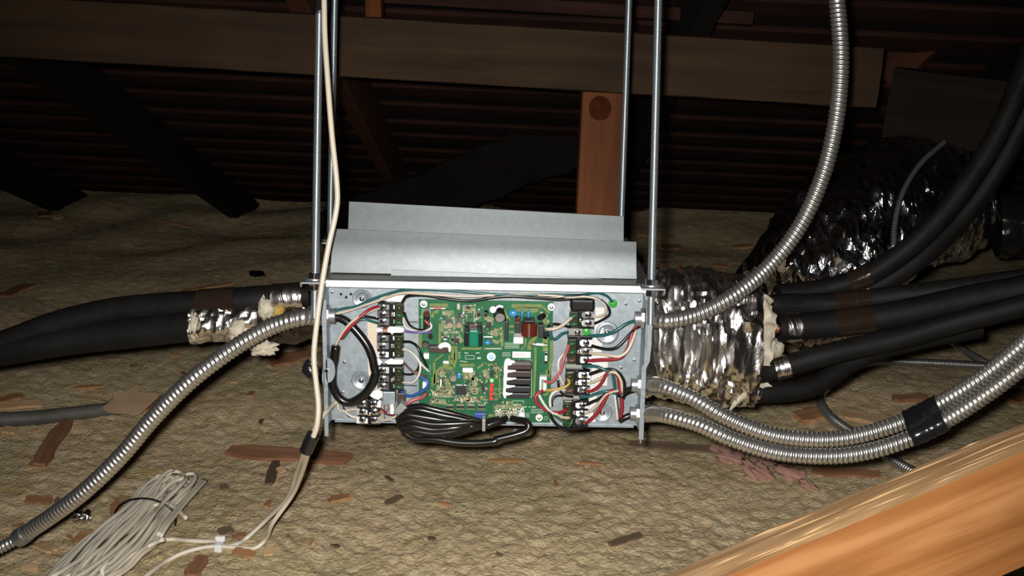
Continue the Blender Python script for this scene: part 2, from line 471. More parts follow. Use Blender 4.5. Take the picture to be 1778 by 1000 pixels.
# ================================================================== the setting
# floor of blown insulation
ys = .55 * np.exp(np.linspace(0, math.log(6.2 / .55), 520))
us = np.linspace(-1, 1, 620); us = us * .62 + .30 * us ** 3
X = us[None, :] * (ys[:, None] + .35); Y = np.repeat(ys[:, None], len(us), 1)
mb = MB(); mb.grid(np.stack([X, Y, floor_h(X, Y)], -1)[:, ::-1])
fl_o = mb.build('floor', 'blown_insulation', None, smooth=180, loc=(0, 0, 0)); tag(fl_o, kind='structure')
fl_o['label'] = 'lumpy grey brown blown insulation covering the attic floor'

# sloping roof: dark deck with a row of skip-sheathing boards under it
SL = .38; EAVE = 4.7; TILT = math.radians(1.6)
def roof(x, y, dn=0.0):
    n_ = Vector((0, SL, 1)).normalized()
    return Vector((x, y, (EAVE - y) * SL - x * math.tan(TILT))) - n_ * dn
mb = MB()
mb.add([roof(-5, .3), roof(5.5, .3), roof(5.5, 5.0), roof(-5, 5.0)] + [roof(-5, .3, -.04), roof(5.5, .3, -.04), roof(5.5, 5.0, -.04), roof(-5, 5.0, -.04)],
       [(0, 1, 2, 3), (4, 7, 6, 5), (0, 4, 5, 1), (1, 5, 6, 2), (2, 6, 7, 3), (3, 7, 4, 0)])
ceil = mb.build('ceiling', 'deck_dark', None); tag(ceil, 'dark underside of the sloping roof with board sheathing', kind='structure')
k = 0
yb = 4.62
while yb > 1.15:
    wv = random.uniform(.075, .105)
    dz = random.uniform(-.004, .004)
    timber('sheathing_board', None, None, roof(-4.8, yb + random.uniform(-.01, .01), .016 + dz), roof(5.3, yb + random.uniform(-.01, .01), .016 + dz), wv, .019, 'sheath', parent=ceil, up=(0, SL, 1), seg=24, sd=k * 1.7)
    yb -= .175 + random.uniform(-.012, .012); k += 1

def rafter(x, mat, label, dx=0.0, y0=5.15, y1=.6):
    timber('rafter', label, 'rafter', roof(x, y0, .026 + .07), roof(x + dx, y1, .026 + .07), .045, .135, mat, group='roof rafters', up=(0, SL, 1), sd=x)
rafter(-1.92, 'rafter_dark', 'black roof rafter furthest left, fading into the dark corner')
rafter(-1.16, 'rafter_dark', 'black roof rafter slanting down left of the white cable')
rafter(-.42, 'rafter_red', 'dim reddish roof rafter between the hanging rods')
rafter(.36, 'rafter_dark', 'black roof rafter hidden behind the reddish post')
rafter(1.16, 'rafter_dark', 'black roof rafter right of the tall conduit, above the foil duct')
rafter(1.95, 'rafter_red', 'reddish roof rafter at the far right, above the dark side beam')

# timbers
A = P(-260, 30, 1.93); E = P(1523, 135, 1.93)
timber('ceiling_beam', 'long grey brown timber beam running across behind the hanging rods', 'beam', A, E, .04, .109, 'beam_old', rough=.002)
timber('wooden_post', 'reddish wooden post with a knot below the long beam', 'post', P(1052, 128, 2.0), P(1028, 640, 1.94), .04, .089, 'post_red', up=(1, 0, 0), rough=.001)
post = bpy.data.objects['wooden_post']
inv = post.matrix_world.inverted(); co_ = inv @ CAM; dr_ = inv.to_3x3() @ ray(1042, 188); sg = 1 if co_.y > 0 else -1
for (rr, mt, dd) in ((.021, 'knot_rim', .0203), (.0125, 'knot_core', .0206)):
    t_ = (sg * dd - co_.y) / dr_.y; mb = MB(); mb.ball((0, 0, 0), rr, 20, 9, (1.12, .06, 1)); o = mb.build('knot', mt, None, smooth=180, loc=(0, 0, 0))
    o.parent = post; o.location = co_ + dr_ * t_
timber('timber_brace', 'black diagonal brace in the dark behind the metal lid', 'brace', P(560, 415, 3.6), P(1110, 195, 3.4), .05, .17, 'rafter_dark', rough=.02, seg=70)
timber('roof_purlin', 'thin reddish purlin above the long beam near the roof', 'beam', P(665, -6, 2.25), P(1300, 32, 2.25), .09, .03, 'sheath')
timber('short_stud', 'short orange stud standing on top of the long beam', 'post', P(650, 40, 2.1), P(648, -90, 2.0), .04, .034, 'post_red', up=(1, 0, 0))
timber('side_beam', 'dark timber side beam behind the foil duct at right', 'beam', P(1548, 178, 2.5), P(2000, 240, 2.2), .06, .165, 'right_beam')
timber('diagonal_strut', 'reddish diagonal strut rising towards the upper right corner', 'brace', P(1540, 135, 2.62), P(1740, -70, 2.4), .045, .09, 'rafter_red')

# near beam in the lower right corner
dB = .80
A = P(1140, 1063 + 62, dB); E = P(1960, 719 + 62, dB)
fb = timber('near_beam', 'orange sawn timber slanting across the lower right corner', 'beam', A, E, .04, .094, 'fore_face', top='fore_top', rough=.0015, seg=120)

for i in range(22):                                   # pale splinters raised along its worn top face
    L = random.uniform(.012, .085); mb = MB(); x = random.uniform(-.12, .19); y = random.uniform(-.016, .017); w_ = random.uniform(.0003, .0008); tl = random.uniform(-.03, .03)
    mb.add([(-L/2, 0, -.0004), (0, -w_, -.0004), (L/2, 0, -.0004), (0, w_, -.0004), (0, 0, w_ * .8)], [(0, 1, 4), (1, 2, 4), (2, 3, 4), (3, 0, 4), (0, 3, 2, 1)])
    o = mb.build('splinter', 'splinter_pale', None, loc=(0, 0, 0)); o.parent = fb; o.location = (x, y, .0474); o.rotation_euler = (0, 0, tl)

# ================================================================== control box
c0 = B(843, 618)
box = empty('control_box', (c0.x, c0.y, B(843, 735).z), 'open galvanised control box with green circuit board hanging from four rods', 'control box')
XL, XR = B(574, 618).x, B(1111, 618).x
ZT, ZB = B(843, 489, .042).z, B(843, 734).z
YF = YB - .045
MX = (XL + XR) / 2
# shell behind the panel
mb = MB(); mb.box((XL, YB, ZB), (XR, YB + .0016, ZT)); back = mb.build('back_panel', 'galvanised', box)
mb = MB(); mb.box((XL + .002, YB + .0018, ZB + .004), (XR - .002, YB + .25, ZT - .003)); mb.build('rear_housing', 'galvanised', box, bevel=.001)
# top plate with a folded front lip
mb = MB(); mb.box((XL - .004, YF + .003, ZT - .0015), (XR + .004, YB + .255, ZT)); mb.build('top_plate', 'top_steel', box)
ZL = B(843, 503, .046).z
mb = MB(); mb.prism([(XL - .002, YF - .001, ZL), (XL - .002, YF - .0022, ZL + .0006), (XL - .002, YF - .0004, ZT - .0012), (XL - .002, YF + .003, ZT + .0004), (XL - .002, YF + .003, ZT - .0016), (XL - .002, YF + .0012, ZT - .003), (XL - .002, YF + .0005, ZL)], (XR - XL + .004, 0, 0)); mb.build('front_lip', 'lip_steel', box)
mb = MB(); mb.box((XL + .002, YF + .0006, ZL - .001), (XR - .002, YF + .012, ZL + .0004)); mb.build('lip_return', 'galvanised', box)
mb = MB(); mb.box((XL + .004, YB - .004, ZB - .0015), (XR - .004, YB + .0015, ZB)); mb.build('bottom_lip', 'galvanised', box)
# side plates
def side_plate(x, sgn, front, z_top):
    """front = outline of the front edge as (pixel x, pixel y, forward offset)"""
    mb = MB()
    poly = [(x, YB - o, B(843, py, o).z) for py, o in front]
    poly = [(x, YB + .0015, ZT)] + [(x, YB - o, z) for (_, _, z), (_, o) in zip(poly, front)] + [(x, YB + .0015, ZB)]
    mb.prism(poly, (sgn * .0016, 0, 0))
    return mb.build('side_plate', 'galvanised', box)
pl = side_plate(XL - .0016, 1, [(502, .045), (640, .045), (655, .055), (668, .055), (682, .045), (760, .045), (761, .036), (742, .030)], ZT)
pr = side_plate(XR, 1, [(506, .045), (625, .045), (640, .034), (700, .045), (764, .045), (765, .036), (744, .030)], ZT)
# narrow forward flange on each side plate (seen edge-on as the grey vertical strips)
def strip(pts, off, wdt, name, par):
    P3 = [B(x, y, off) for x, y in pts]
    mb = MB()
    L = [p + Vector((-wdt/2, 0, 0)) for p in P3]; R = [p + Vector((wdt/2, 0, 0)) for p in P3][::-1]
    mb.prism([tuple(p) for p in L + R], (0, .0016, 0))
    return mb.build(name, 'galvanised', par)
strip([(563, 520), (564, 610), (566, 680), (567, 757)], .046, .0050, 'flange', pl)
mb = MB(); c = B(569, 643, .046)
mb.prism([(c.x + .0095 * math.sin(t) * (1 if math.sin(t) > 0 else .3), c.y, c.z + .0165 * math.cos(t)) for t in np.linspace(0, 2 * math.pi, 16, endpoint=False)], (0, .0016, 0))
mb.build('ear', 'galvanised', pl, smooth=40)
mb = MB(); c = B(567, 643, .0465); mb.cyl(c, c - Vector((0, .002, 0)), .0025); mb.build('screw', 'chrome', pl, smooth=40)
strip([(1130, 530), (1127, 600), (1124, 628), (1118, 640), (1116, 690), (1113, 763)], .046, .0058, 'flange', pr)
strip([(1118, 505), (1124, 520), (1131, 532)], .046, .003, 'wire_hook', pr)
# hanger tabs the rods pass through
RODS = [((555, 0, 1.262), (547, 497, 1.30)), ((1143, 0, 1.262), (1131, 500, 1.30)), ((581, 0, 1.50), (573, 428, 1.53)), ((1092, 0, 1.50), (1077, 425, 1.53))]
def tab(px, py, off, hw, name='hanger_tab'):
    c = B(px, py, off)
    mb = MB(); z = ZT - .001
    mb.box((c.x - hw, c.y - .013, z), (c.x + hw, c.y + .02, z + .0018))
    mb.box((c.x - hw, c.y - .0145, z - .004), (c.x + hw, c.y - .013, z + .0018))
    return mb.build(name, 'steel', box)
rod_pts = []
for i, (t, b_) in enumerate(RODS):
    top, bot = P(*t), P(*b_)
    off = YB - bot.y
    # foot at the height of the top plate
    d = (top - bot); k_ = (ZT - bot.z) / d.z
    foot = bot + d * k_
    rod_pts.append((top, foot))
    mb = MB(); z = ZT + .0002
    x_in = XL if foot.x < MX else XR
    mb.box((min(foot.x - .014, x_in - .002 if foot.x > x_in else foot.x - .014), foot.y - .014, z), (max(foot.x + .014, x_in + .004 if foot.x < x_in else foot.x + .014), foot.y + .014, z + .002))
    sx = -1 if foot.x < MX else 1
    mb.box((foot.x + sx * .014, foot.y - .014, z - .004), (foot.x + sx * .0155, foot.y + .014, z + .002))
    mb.build('hanger_tab', 'steel', box, bevel=.0004)
names = ['front left zinc threaded rod beside the white cable', 'front right zinc threaded rod, bright, in front of the reddish post side', 'rear left zinc threaded rod partly behind the white cable', 'rear right zinc threaded rod behind the lid, beside the reddish post']
names[1] = 'front right zinc threaded rod, the rightmost of the four'
for i, (top, foot) in enumerate(rod_pts):
    d = (top - foot).normalized()
    hi = foot + d * .80; lo = foot - d * .045
    rt = empty('threaded_rod', lo, names[i], 'threaded rod', 'hanger rods')
    L = (hi - lo).length
    C = np.array([np.array(lo) + np.array(d) * t for t in np.linspace(0, L, 30)])
    MB().tube(C, .0047, 14).build('rod', 'threaded_zinc', rt, smooth=40)
    for zz, h in ((.0022, .0085), (-.0105, .0085)):
        p0 = foot + d * zz
        MB().cyl(p0, p0 + d * h, .0082, n=6).build('nut', 'chrome', rt, bevel=.0006)
    p0 = foot + d * .0021
    MB().cyl(p0, p0 + d * .0016, .0115, n=20).build('washer', 'steel', rt, smooth=40)

# embossed mounts with screws, holes
def boss(px, py, r=.011):
    c = B(px, py, .0)
    mb = MB(); n = 24; prof = [(r * 1.25, 0), (r * 1.12, .0018), (r * .85, .0018), (r * .72, .0004), (0.0005, .0004)]
    vs = [(c.x + q * math.cos(2*math.pi*j/n), c.y - h, c.z + q * math.sin(2*math.pi*j/n)) for q, h in prof for j in range(n)]
    mb.add(vs, [(a*n + j, a*n + (j+1) % n, (a+1)*n + (j+1) % n, (a+1)*n + j) for a in range(len(prof)-1) for j in range(n)])
    o = mb.build('embossed_mount', 'galvanised', box, smooth=50)
    mb = MB(); mb.ball((c.x, c.y - .0008, c.z), r * .36, sq=(1, .6, 1)); mb.build('screw', 'chrome', o, smooth=180)
boss(*Z1(490, 215), .010); boss(*Z2(485, 280), .0105); boss(*Z3(1190, 545), .0125); boss(*Z4(1145, 592), .0105)
def screw_head(p, r, mat, par, name='screw', ax=(0, -1, 0)):
    ax = Vector(ax); p = Vector(p)
    mb = MB(); mb.tube([p, p + ax * r * .35, p + ax * r * .6], np.array([r, r * .95, r * .55]), 12)
    return mb.build(name, mat, par, smooth=35)
for q in (Z3(1370, 265), Z3(1500, 235), Z3(1450, 805), Z3(1325, 880), Z1(205, 150), Z2(190, 590), Z2(325, 105), Z2(310, 395), Z3(1465, 365)):
    screw_head(B(*q), .0022, 'chrome', box, 'rivet')
screw_head(B(*Z3(1245, 260)), .0058, 'screw_green', box, 'ground_screw')
mb = MB()
for q in (Z1(290, 170), Z1(340, 200), Z1(385, 170)):
    c = B(*q); mb.cyl(c, c - Vector((0, .0004, 0)), .0018, n=8)
mb.build('punched_hole', 'black_plastic', box)
# slots pressed in the panel left of the board
for (x0, x1, y) in ((925, 1030, 437),):
    a, e = B(*Z1(x0, y)), B(*Z1(x1, y)); MB().box((a.x, YB - .0012, a.z - .0008), (e.x, YB, a.z + .0008)).build('pressed_rib', 'lid_steel', box)
a, e = B(*Z2(880, 326)), B(*Z2(1020, 326)); MB().box((a.x, YB - .0012, a.z - .0009), (e.x, YB, a.z + .0009)).build('pressed_rib', 'lid_steel', box)

def slab(p0, p1, f, b_, name, mat, par, bevel=0.0, R=0.0):
    """box whose front face fills the pixel rectangle p0-p1 at the offset f and reaches back to offset b_"""
    a = B((p0[0] + p1[0]) / 2, p0[1], f); e = B((p0[0] + p1[0]) / 2, p1[1], f)
    l = B(p0[0], (p0[1] + p1[1]) / 2, f); r = B(p1[0], (p0[1] + p1[1]) / 2, f)
    mb = MB(); mb.box((l.x, YB - f, e.z), (r.x, YB - b_, a.z), R=Matrix.Rotation(R, 3, 'Y') if R else None)
    return mb.build(name, mat, par, bevel=bevel)
# printed strips behind the terminal blocks
slab(Z1(548, 440), Z2(640, 400), .0006, 0, 'label_strip', 'label_beige', box)
slab(Z3(1075, 300), Z3(1158, 560), .0006, 0, 'label_strip', 'label_white', box)
slab(Z3(1050, 560), Z3(1140, 745), .0006, 0, 'label_strip', 'label_white', box)
slab(Z3(1040, 745), Z4(1195, 330), .0007, 0, 'label_strip', 'label_white', box)
slab(Z4(1015, 330), Z4(1085, 680), .0006, 0, 'label_strip', 'label_white', box)

# ---- terminal blocks
def tscrew(c, par, r=.0044):
    """terminal screw with a square clamp washer, facing out of the panel"""
    c = Vector(c)
    mb = MB(); mb.box((c.x - r*1.75, c.y - .0007, c.z - r*1.0), (c.x + r*1.75, c.y, c.z + r*1.0), R=Matrix.Rotation(math.radians(random.uniform(-26, -4)), 3, 'X'))
    mb.tube([c - Vector((0, .0006, 0)), c - Vector((0, .0022, 0)), c - Vector((0, .0029, 0))], np.array([r, r, r*.7]), 12)
    mb.cur = 1; a_ = random.uniform(0, 3.1)
    for q in (0, math.pi / 2):
        mb.box((c.x - r * .62, c.y - .0031, c.z - r * .14), (c.x + r * .62, c.y - .0026, c.z + r * .14), R=Matrix.Rotation(a_ + q, 3, 'Y'))
    mb.cur = 0
    return mb.build('terminal_screw', ['chrome', 'black_plastic'], par, smooth=35)
def terminal(rect, rows, side, cover=None, label=None):
    """rect in pixels at the front; rows: pixel y of each screw; side -1: screws on the left, 1: on the right"""
    (x0, y0), (x1, y1) = rect
    wq = x1 - x0
    f = .020
    if side < 0: bx0, bx1, cx0, cx1, sxp, mid = x0, x0 + wq * .66, x0 + wq * .64, x1, x0 + wq * .21, x0 + wq * .55
    else: bx0, bx1, cx0, cx1, sxp, mid = x0 + wq * .36, x1, x0, x0 + wq * .38, x0 + wq * .77, x0 + wq * .45
    base = slab((bx0, y0), (bx1, y1), .012, .0, 'terminal_block', 'black_plastic', box, bevel=.0006)
    # barrier ribs between the screws and a raised spine
    slab((mid - wq * .09, y0), (mid + wq * .10, y1), f, .010, 'spine', 'black_plastic', base, bevel=.0006)
    ed = [y0] + [(a + b_) / 2 for a, b_ in zip(rows, rows[1:])] + [y1]
    for yy in ed:
        slab((bx0, yy - .9), (bx1, yy + .9), .0165, .010, 'barrier', 'black_plastic', base)
    for yy in rows:
        tscrew(B(sxp, yy, .0125), base)
        slab((mid + wq * .055, yy - 3.4), (mid + wq * .105, yy + 3.4), .0204, .0195, 'contact_slot', 'white_plastic' if random.random() < .6 else 'grey_plastic', base)
    screw_head(B(mid, (y0 + y1) / 2 + random.uniform(-3, 3), .020), .0026, 'chrome', base)
    # olive tinted cover over the factory side, with the crimped leads under it
    cv = slab((cx0, y0 + 1), (cx1, y1 - 1), .015, .0, 'wiring_side', 'olive_cover', base, bevel=.0014)
    for yy in rows:
        s = -side
        a = B(cx0 + (cx1 - cx0) * (.1 if s > 0 else .9), yy, .016); e = B(cx0 + (cx1 - cx0) * (.98 if s > 0 else .02), yy + 2, .0155)
        MB().tube(spline([a, (a + e) / 2 + Vector((0, -.0022, 0)), e], .002)[0], .0021, 8).build('crimped_lead', random.choice(['green_wire', 'olive_cover', 'olive_cover', 'brown_wire']), base, smooth=180)
    return base
T1 = terminal((Z1(645, 258), Z1(893, 482)), [Z1(0, q)[1] for q in (295, 365, 435)], -1)
T2 = terminal((Z1(640, 565), Z1(890, 790)), [Z1(0, q)[1] for q in (595, 670, 750)], -1)
T3 = terminal((Z1(645, 868), Z2(890, 380)), [Z2(0, q)[1] for q in (180, 265, 335)], -1)
T4 = terminal((Z3(828, 335), Z3(1062, 500)), [Z3(0, q)[1] for q in (370, 450)], 1)
T5 = terminal((Z3(808, 600), Z3(1042, 850)), [Z3(0, q)[1] for q in (640, 722, 800)], 1)
T6 = terminal((Z4(788, 190), Z4(1024, 418)), [Z4(0, q)[1] for q in (230, 300, 370)], 1)
T7 = terminal((Z4(765, 470), Z4(1005, 735)), [Z4(0, q)[1] for q in (520, 595, 672)], 1)
slab(Z3(836, 225), Z3(1072, 340), .022, 0, 'terminal_cap', 'black_plastic', box, bevel=.003)
slab(Z3(812, 505), Z3(1040, 575), .012, 0, 'ground_bar', 'grey_plastic', box, bevel=.0006)
screw_head(B(*Z3(905, 540), .012), .0042, 'chrome', box); screw_head(B(*Z3(990, 530), .012), .0056, 'screw_green', box, 'ground_screw')
slab(Z4(790, 128), Z4(960, 165), .016, 0, 'ground_bar', 'grey_plastic', box, bevel=.0006)
slab(Z4(792, 165), Z4(965, 200), .0165, 0, 'terminal_cap', 'black_plastic', box, bevel=.001)
slab(Z4(765, 432), Z4(930, 470), .016, 0, 'ground_bar', 'grey_plastic', box, bevel=.0006)
slab(Z3(808, 575), Z3(1045, 605), .0165, 0, 'terminal_cap', 'black_plastic', box, bevel=.001)
# white marker tags between the left blocks
def tagpiece(poly, f, th, name='marker_tag', mat='white_plastic', par=None):
    P3 = [tuple(B(x, y, f)) for x, y in poly]
    mb = MB(); mb.prism(P3, (0, th, 0)); return mb.build(name, mat, par or box, bevel=.0008)
tagpiece([Z1(*q) for q in ((735, 500), (760, 484), (870, 492), (898, 505), (898, 535), (870, 545), (800, 545), (782, 565), (765, 545), (738, 540))], .022, .004)
tagpiece([Z1(*q) for q in ((632, 505), (660, 498), (690, 512), (688, 532), (660, 540), (634, 535))], .020, .004)
slab(Z1(690, 508), Z1(738, 540), .018, .004, 'tag_clip', 'chip_red', box)
tagpiece([Z1(*q) for q in ((705, 825), (745, 805), (770, 792), (800, 802), (880, 803), (893, 815), (890, 838), (870, 850), (740, 850))], .022, .004)
tagpiece([Z1(*q) for q in ((628, 795), (650, 788), (690, 825), (665, 860), (630, 855))], .020, .004)
tagpiece([Z2(*q) for q in ((552, 420), (590, 385), (640, 372), (688, 395), (690, 440), (650, 470), (600, 455))], .020, .004)
tagpiece([Z1(*q) for q in ((650, 205), (720, 190), (905, 180), (903, 235), (870, 250), (740, 245), (700, 225))], .010, .009, 'terminal_cap')
# small two-column terminal block at the lower left corner
sb = slab(Z2(445, 462), Z2(655, 712), .020, 0, 'terminal_block', 'black_plastic', box, bevel=.001)
slab(Z2(545, 470), Z2(578, 705), .024, .018, 'spine', 'black_plastic', sb, bevel=.0006)
for yy in (505, 585, 660):
    for xx in (500, 612): tscrew(B(*Z2(xx, yy), .0202), sb, .0046)
for yy in (545, 622):
    slab(Z2(450, yy - 5), Z2(650, yy + 5), .0235, .018, 'barrier', 'black_plastic', sb)
screw_head(B(*Z2(565, 605), .024), .0024, 'chrome', sb)
slab(Z2(655, 480), Z2(705, 690), .012, 0, 'wiring_side', 'grey_plastic', sb, bevel=.001)
slab(Z2(692, 392), Z2(812, 520), .018, .0, 'bracket', 'galvanised', box, bevel=.0008)
tagpiece([Z2(*q) for q in ((760, 520), (790, 505), (803, 560), (795, 610), (765, 612))], .020, .004)
slab(Z2(830, 405), Z2(905, 530), .020, .004, 'ferrite_holder', 'relay_brown', box, bevel=.001)
slab(Z2(818, 528), Z2(950, 622), .034, .016, 'plug_connector', 'grey_plastic', box, bevel=.0012, R=math.radians(38))

# ================================================================== circuit board
PF = .0125
pcb = slab((727, 522), (957.5, 731.5), PF, PF - .0018, 'circuit_board', 'pcb_green', box)
pcb['label'] = 'green printed circuit board full of components'
def on(p0, p1, h, name, mat, bevel=0.0, base=None):
    return slab(p0, p1, PF + h, PF if base is None else base, name, mat, pcb, bevel=bevel)
# copper areas and traces (thin, slightly proud)
mb = MB()
def tr(pts, wpx, h=.00025):
    P3 = [B(x, y, PF + h) for x, y in pts]; hw = wpx * .000735 / 2
    for a, e in zip(P3, P3[1:]):
        d = (e - a); d.normalize(); nn = Vector((-d.z, 0, d.x)) * hw
        mb.prism([tuple(a + nn), tuple(e + nn), tuple(e - nn), tuple(a - nn)], (0, h * .9, 0))
tr([Q1(45, 560), Q1(45, 800)], 5); tr([Q1(230, 330), Q1(250, 260), Q1(330, 225)], 5); tr([Q1(30, 320), Q1(85, 320)], 4)
tr([Q1(350, 420), Q1(350, 740)], 4); tr([Q1(375, 420), Q1(375, 560)], 3); tr([Q1(190, 140), Q1(480, 140)], 7)
tr([Q1(560, 780), Q1(560, 1000), Q3(480, 90), Q3(420, 130), Q3(330, 190), Q3(280, 250), Q3(270, 400)], 7)
tr([Q1(600, 780), Q1(600, 1000), Q3(540, 150), Q3(420, 180)], 6); tr([Q3(250, 60), Q3(250, 420)], 4); tr([Q3(220, 300), Q3(220, 450)], 3)
tr([Q1(400, 915), Q1(310, 985), Q3(240, 70)], 3); tr([Q1(500, 920), Q1(500, 1000)], 3)
tr([Q3(640, 120), Q3(860, 120)], 5); tr([Q3(900, 170), Q3(1000, 100), Q3(1040, 110)], 4); tr([Q3(930, 620), Q3(1040, 620)], 8)
tr([Q2(440, 145), Q2(920, 150)], 7); tr([Q2(500, 200), Q2(860, 205)], 8); tr([Q2(720, 230), Q2(830, 230)], 5); tr([Q2(920, 150), Q2(1040, 260)], 4)
tr([Q2(320, 210), Q2(400, 380)], 4); tr([Q2(400, 470), Q2(480, 470)], 4); tr([Q2(400, 560), Q2(480, 560)], 4)
tr([Q2(160, 520), Q2(280, 530), Q2(290, 790)], 5); tr([Q2(820, 440), Q2(820, 620), Q2(720, 760), Q2(720, 840)], 7)
tr([Q2(660, 660), Q2(650, 780), Q2(590, 840)], 3); tr([Q2(930, 400), Q2(1030, 400)], 9); tr([Q2(970, 620), Q2(970, 860)], 9)
tr([Q2(815, 800), Q2(815, 1000), Q4(755, 600)], 4.2); tr([Q2(1070, 700), Q2(1070, 1000), Q4(1010, 60), Q4(980, 300)], 5); tr([Q4(960, 190), Q4(960, 300)], 6)
tr([Q4(540, 30), Q4(540, 100)], 1.6); tr([Q4(615, 30), Q4(615, 100)], 1.6); tr([Q4(240, 250), Q4(240, 620)], 3)
tr([Q4(60, 120), Q4(200, 120)], 5); tr([Q4(190, 200), Q4(190, 330)], 5); tr([Q4(20, 480), Q4(60, 480)], 4); tr([Q4(150, 480), Q4(220, 480)], 3); tr([Q4(150, 560), Q4(220, 560)], 3); tr([Q4(150, 640), Q4(220, 640)], 3)
tr([Q4(900, 580), Q4(980, 540)], 4); tr([Q4(70, 880), Q4(150, 880)], 5)
tr([Q1(690, 820), Q1(1010, 820)], 4); tr([Q1(900, 420), Q1(900, 200)], 4); tr([Q1(540, 220), Q1(560, 300)], 5)
tag(mb.build('copper_trace', 'pcb_trace', pcb), kind='stuff')
mb = MB()
tr([Q1(390, 260), Q1(520, 260)], 8); tr([Q1(410, 380), Q1(430, 500)], 7); tr([Q1(560, 320), Q1(580, 520)], 6); tr([Q1(400, 560), Q1(640, 560)], 5); tr([Q1(730, 200), Q1(870, 220)], 12)
tr([Q1(900, 300), Q1(1000, 310)], 9); tr([Q1(640, 620), Q1(700, 720)], 8); tr([Q1(700, 400), Q1(700, 560)], 4)
tr([Q3(300, 210), Q3(420, 260)], 12); tr([Q3(420, 330), Q3(460, 420)], 8); tr([Q3(700, 260), Q3(860, 280)], 18); tr([Q3(800, 360), Q3(900, 400)], 18); tr([Q3(780, 470), Q3(920, 520)], 14)
tr([Q3(280, 480), Q3(540, 480)], 12); tr([Q3(220, 560), Q3(520, 560)], 12); tr([Q3(560, 620), Q3(900, 640)], 10); tr([Q3(200, 660), Q3(420, 680)], 10); tr([Q3(760, 560), Q3(760, 690)], 6)
tr([Q2(20, 330), Q2(150, 380)], 10); tr([Q2(100, 560), Q2(230, 600)], 9); tr([Q2(140, 690), Q2(240, 730)], 5); tr([Q2(0, 820), Q2(290, 820)], 3)
tr([Q2(880, 270), Q2(1000, 330)], 10); tr([Q2(930, 620), Q2(1000, 650)], 7)
tr([Q4(10, 190), Q4(60, 330)], 9); tr([Q4(150, 150), Q4(240, 190)], 8); tr([Q4(150, 750), Q4(600, 750)], 8); tr([Q4(150, 820), Q4(600, 820)], 5); tr([Q4(340, 680), Q4(420, 690)], 5)
tag(mb.build('solder_area', 'pcb_pad', pcb), kind='stuff')
# silk-screen frames and lines
mb = MB()
def frame(x0, y0, x1, y1, Qf, wpx=.8):
    tr([Qf(x0, y0), Qf(x1, y0)], wpx, .0003); tr([Qf(x1, y0), Qf(x1, y1)], wpx, .0003); tr([Qf(x1, y1), Qf(x0, y1)], wpx, .0003); tr([Qf(x0, y1), Qf(x0, y0)], wpx, .0003)
frame(755, 930, 895, 985, Q1); frame(430, 660, 600, 715, Q4); frame(640, 40, 720, 600, Q4); frame(70, 205, 200, 520, Q1); frame(720, 140, 900, 420, Q1)
for yy in (735, 760, 785, 810): tr([Q2(330, yy), Q2(560, yy)], 1.0, .0003)
for yy in (885, 910, 935): tr([Q2(290, yy), Q2(420, yy)], .9, .0003)
for yy in (790, 815, 840): tr([Q4(710, yy), Q4(900, yy)], .9, .0003)
for yy in (850, 875, 900): tr([Q4(630, yy), Q4(690, yy)], .9, .0003)
for xx in (740, 920): tr([Q1(xx, 888), Q1(xx + 60, 888)], 1.6, .0003)
tr([Q4(610, 752), Q4(645, 752)], 2, .0003); tr([Q4(680, 752), Q4(700, 752)], 2, .0003); tr([Q4(725, 752), Q4(785, 752)], 2, .0003)
for yy in (880, 910, 940, 970): tr([Q1(640, yy), Q1(680, yy)], 1, .0003)
tr([Q1(940, 970), Q1(1000, 970)], 3, .0003); tr([Q3(640, 60), Q3(750, 70)], 1.2, .0003)
for yy in range(120, 260, 40): tr([Q3(190, yy), Q3(190, yy + 22)], 1, .0003)
tr([Q2(30, 820), Q2(280, 820)], 1.4, .0003)
tag(mb.build('printed_marking', 'pcb_print', pcb), kind='stuff')

# mounting screws with their rings
def mount(q, r_px, inner):
    c = B(*q, PF + .001); r = r_px * .000735
    mb = MB(); mb.tube([c + Vector((0, .001, 0)), c, c - Vector((0, .0006, 0))], np.array([r, r, r * .92]), 22)
    o = mb.build('mounting_screw', 'ring_white', pcb, smooth=40)
    screw_head(c - Vector((0, .0006, 0)), r * .55, inner, o, 'screw_head')
mount(Q1(97, 118), 6.6, 'steel'); mount(Q2(1068, 165), 6.8, 'steel'); mount(Q4(836, 915), 6.6, 'steel'); mount(Q2(118, 950), 8, 'ring_blue')
c = B(*Q4(937, 920), PF + .0003)
mb = MB(); mb.tube([c + Vector((.0022 * math.cos(t), 0, .0022 * math.sin(t))) for t in np.linspace(0, 2 * math.pi, 18)], .0003, 5, caps=False); mb.build('printed_ring', 'pcb_print', pcb)

def can(base, front, r_px, name='capacitor', mats=('black_plastic', 'steel'), h=.018):
    """round component: base and front are pixel centres of the two ends"""
    a = B(*base, PF); e = B(*front, PF + h); r = r_px * .000735
    ax = (e - a); L = ax.length; ax.normalize()
    mb = MB(); mb.tube([a, a + ax * L * .93, e], np.array([r, r, r * .9]), 20)
    o = mb.build(name, mats[0], pcb, smooth=40)
    mb = MB(); mb.tube([e, e + ax * .0004], np.array([r * .84, r * .80]), 20); mb.build('can_top', mats[1], o, smooth=40)
    return o
can(Q1(490, 350), Q1(508, 455), 6.2, mats=('steel', 'chrome')); can(Q1(650, 355), Q1(655, 455), 6.0, mats=('steel', 'chrome'))
can(Q2(230, 215), Q2(255, 335), 10, mats=('black_plastic', 'steel'), h=.024)
can(Q3(540, 250), Q3(540, 330), 5.8, mats=('steel', 'steel'), h=.014)
can(Q2(940, 300), Q2(885, 335), 5.4, mats=('black_plastic', 'chrome'), h=.010)
can(Q2(35, 240), Q2(38, 275), 3.8, mats=('black_plastic', 'chrome'), h=.008)
can(Q1(645, 130), Q1(648, 190), 2.8, mats=('white_plastic', 'chrome'), h=.009)
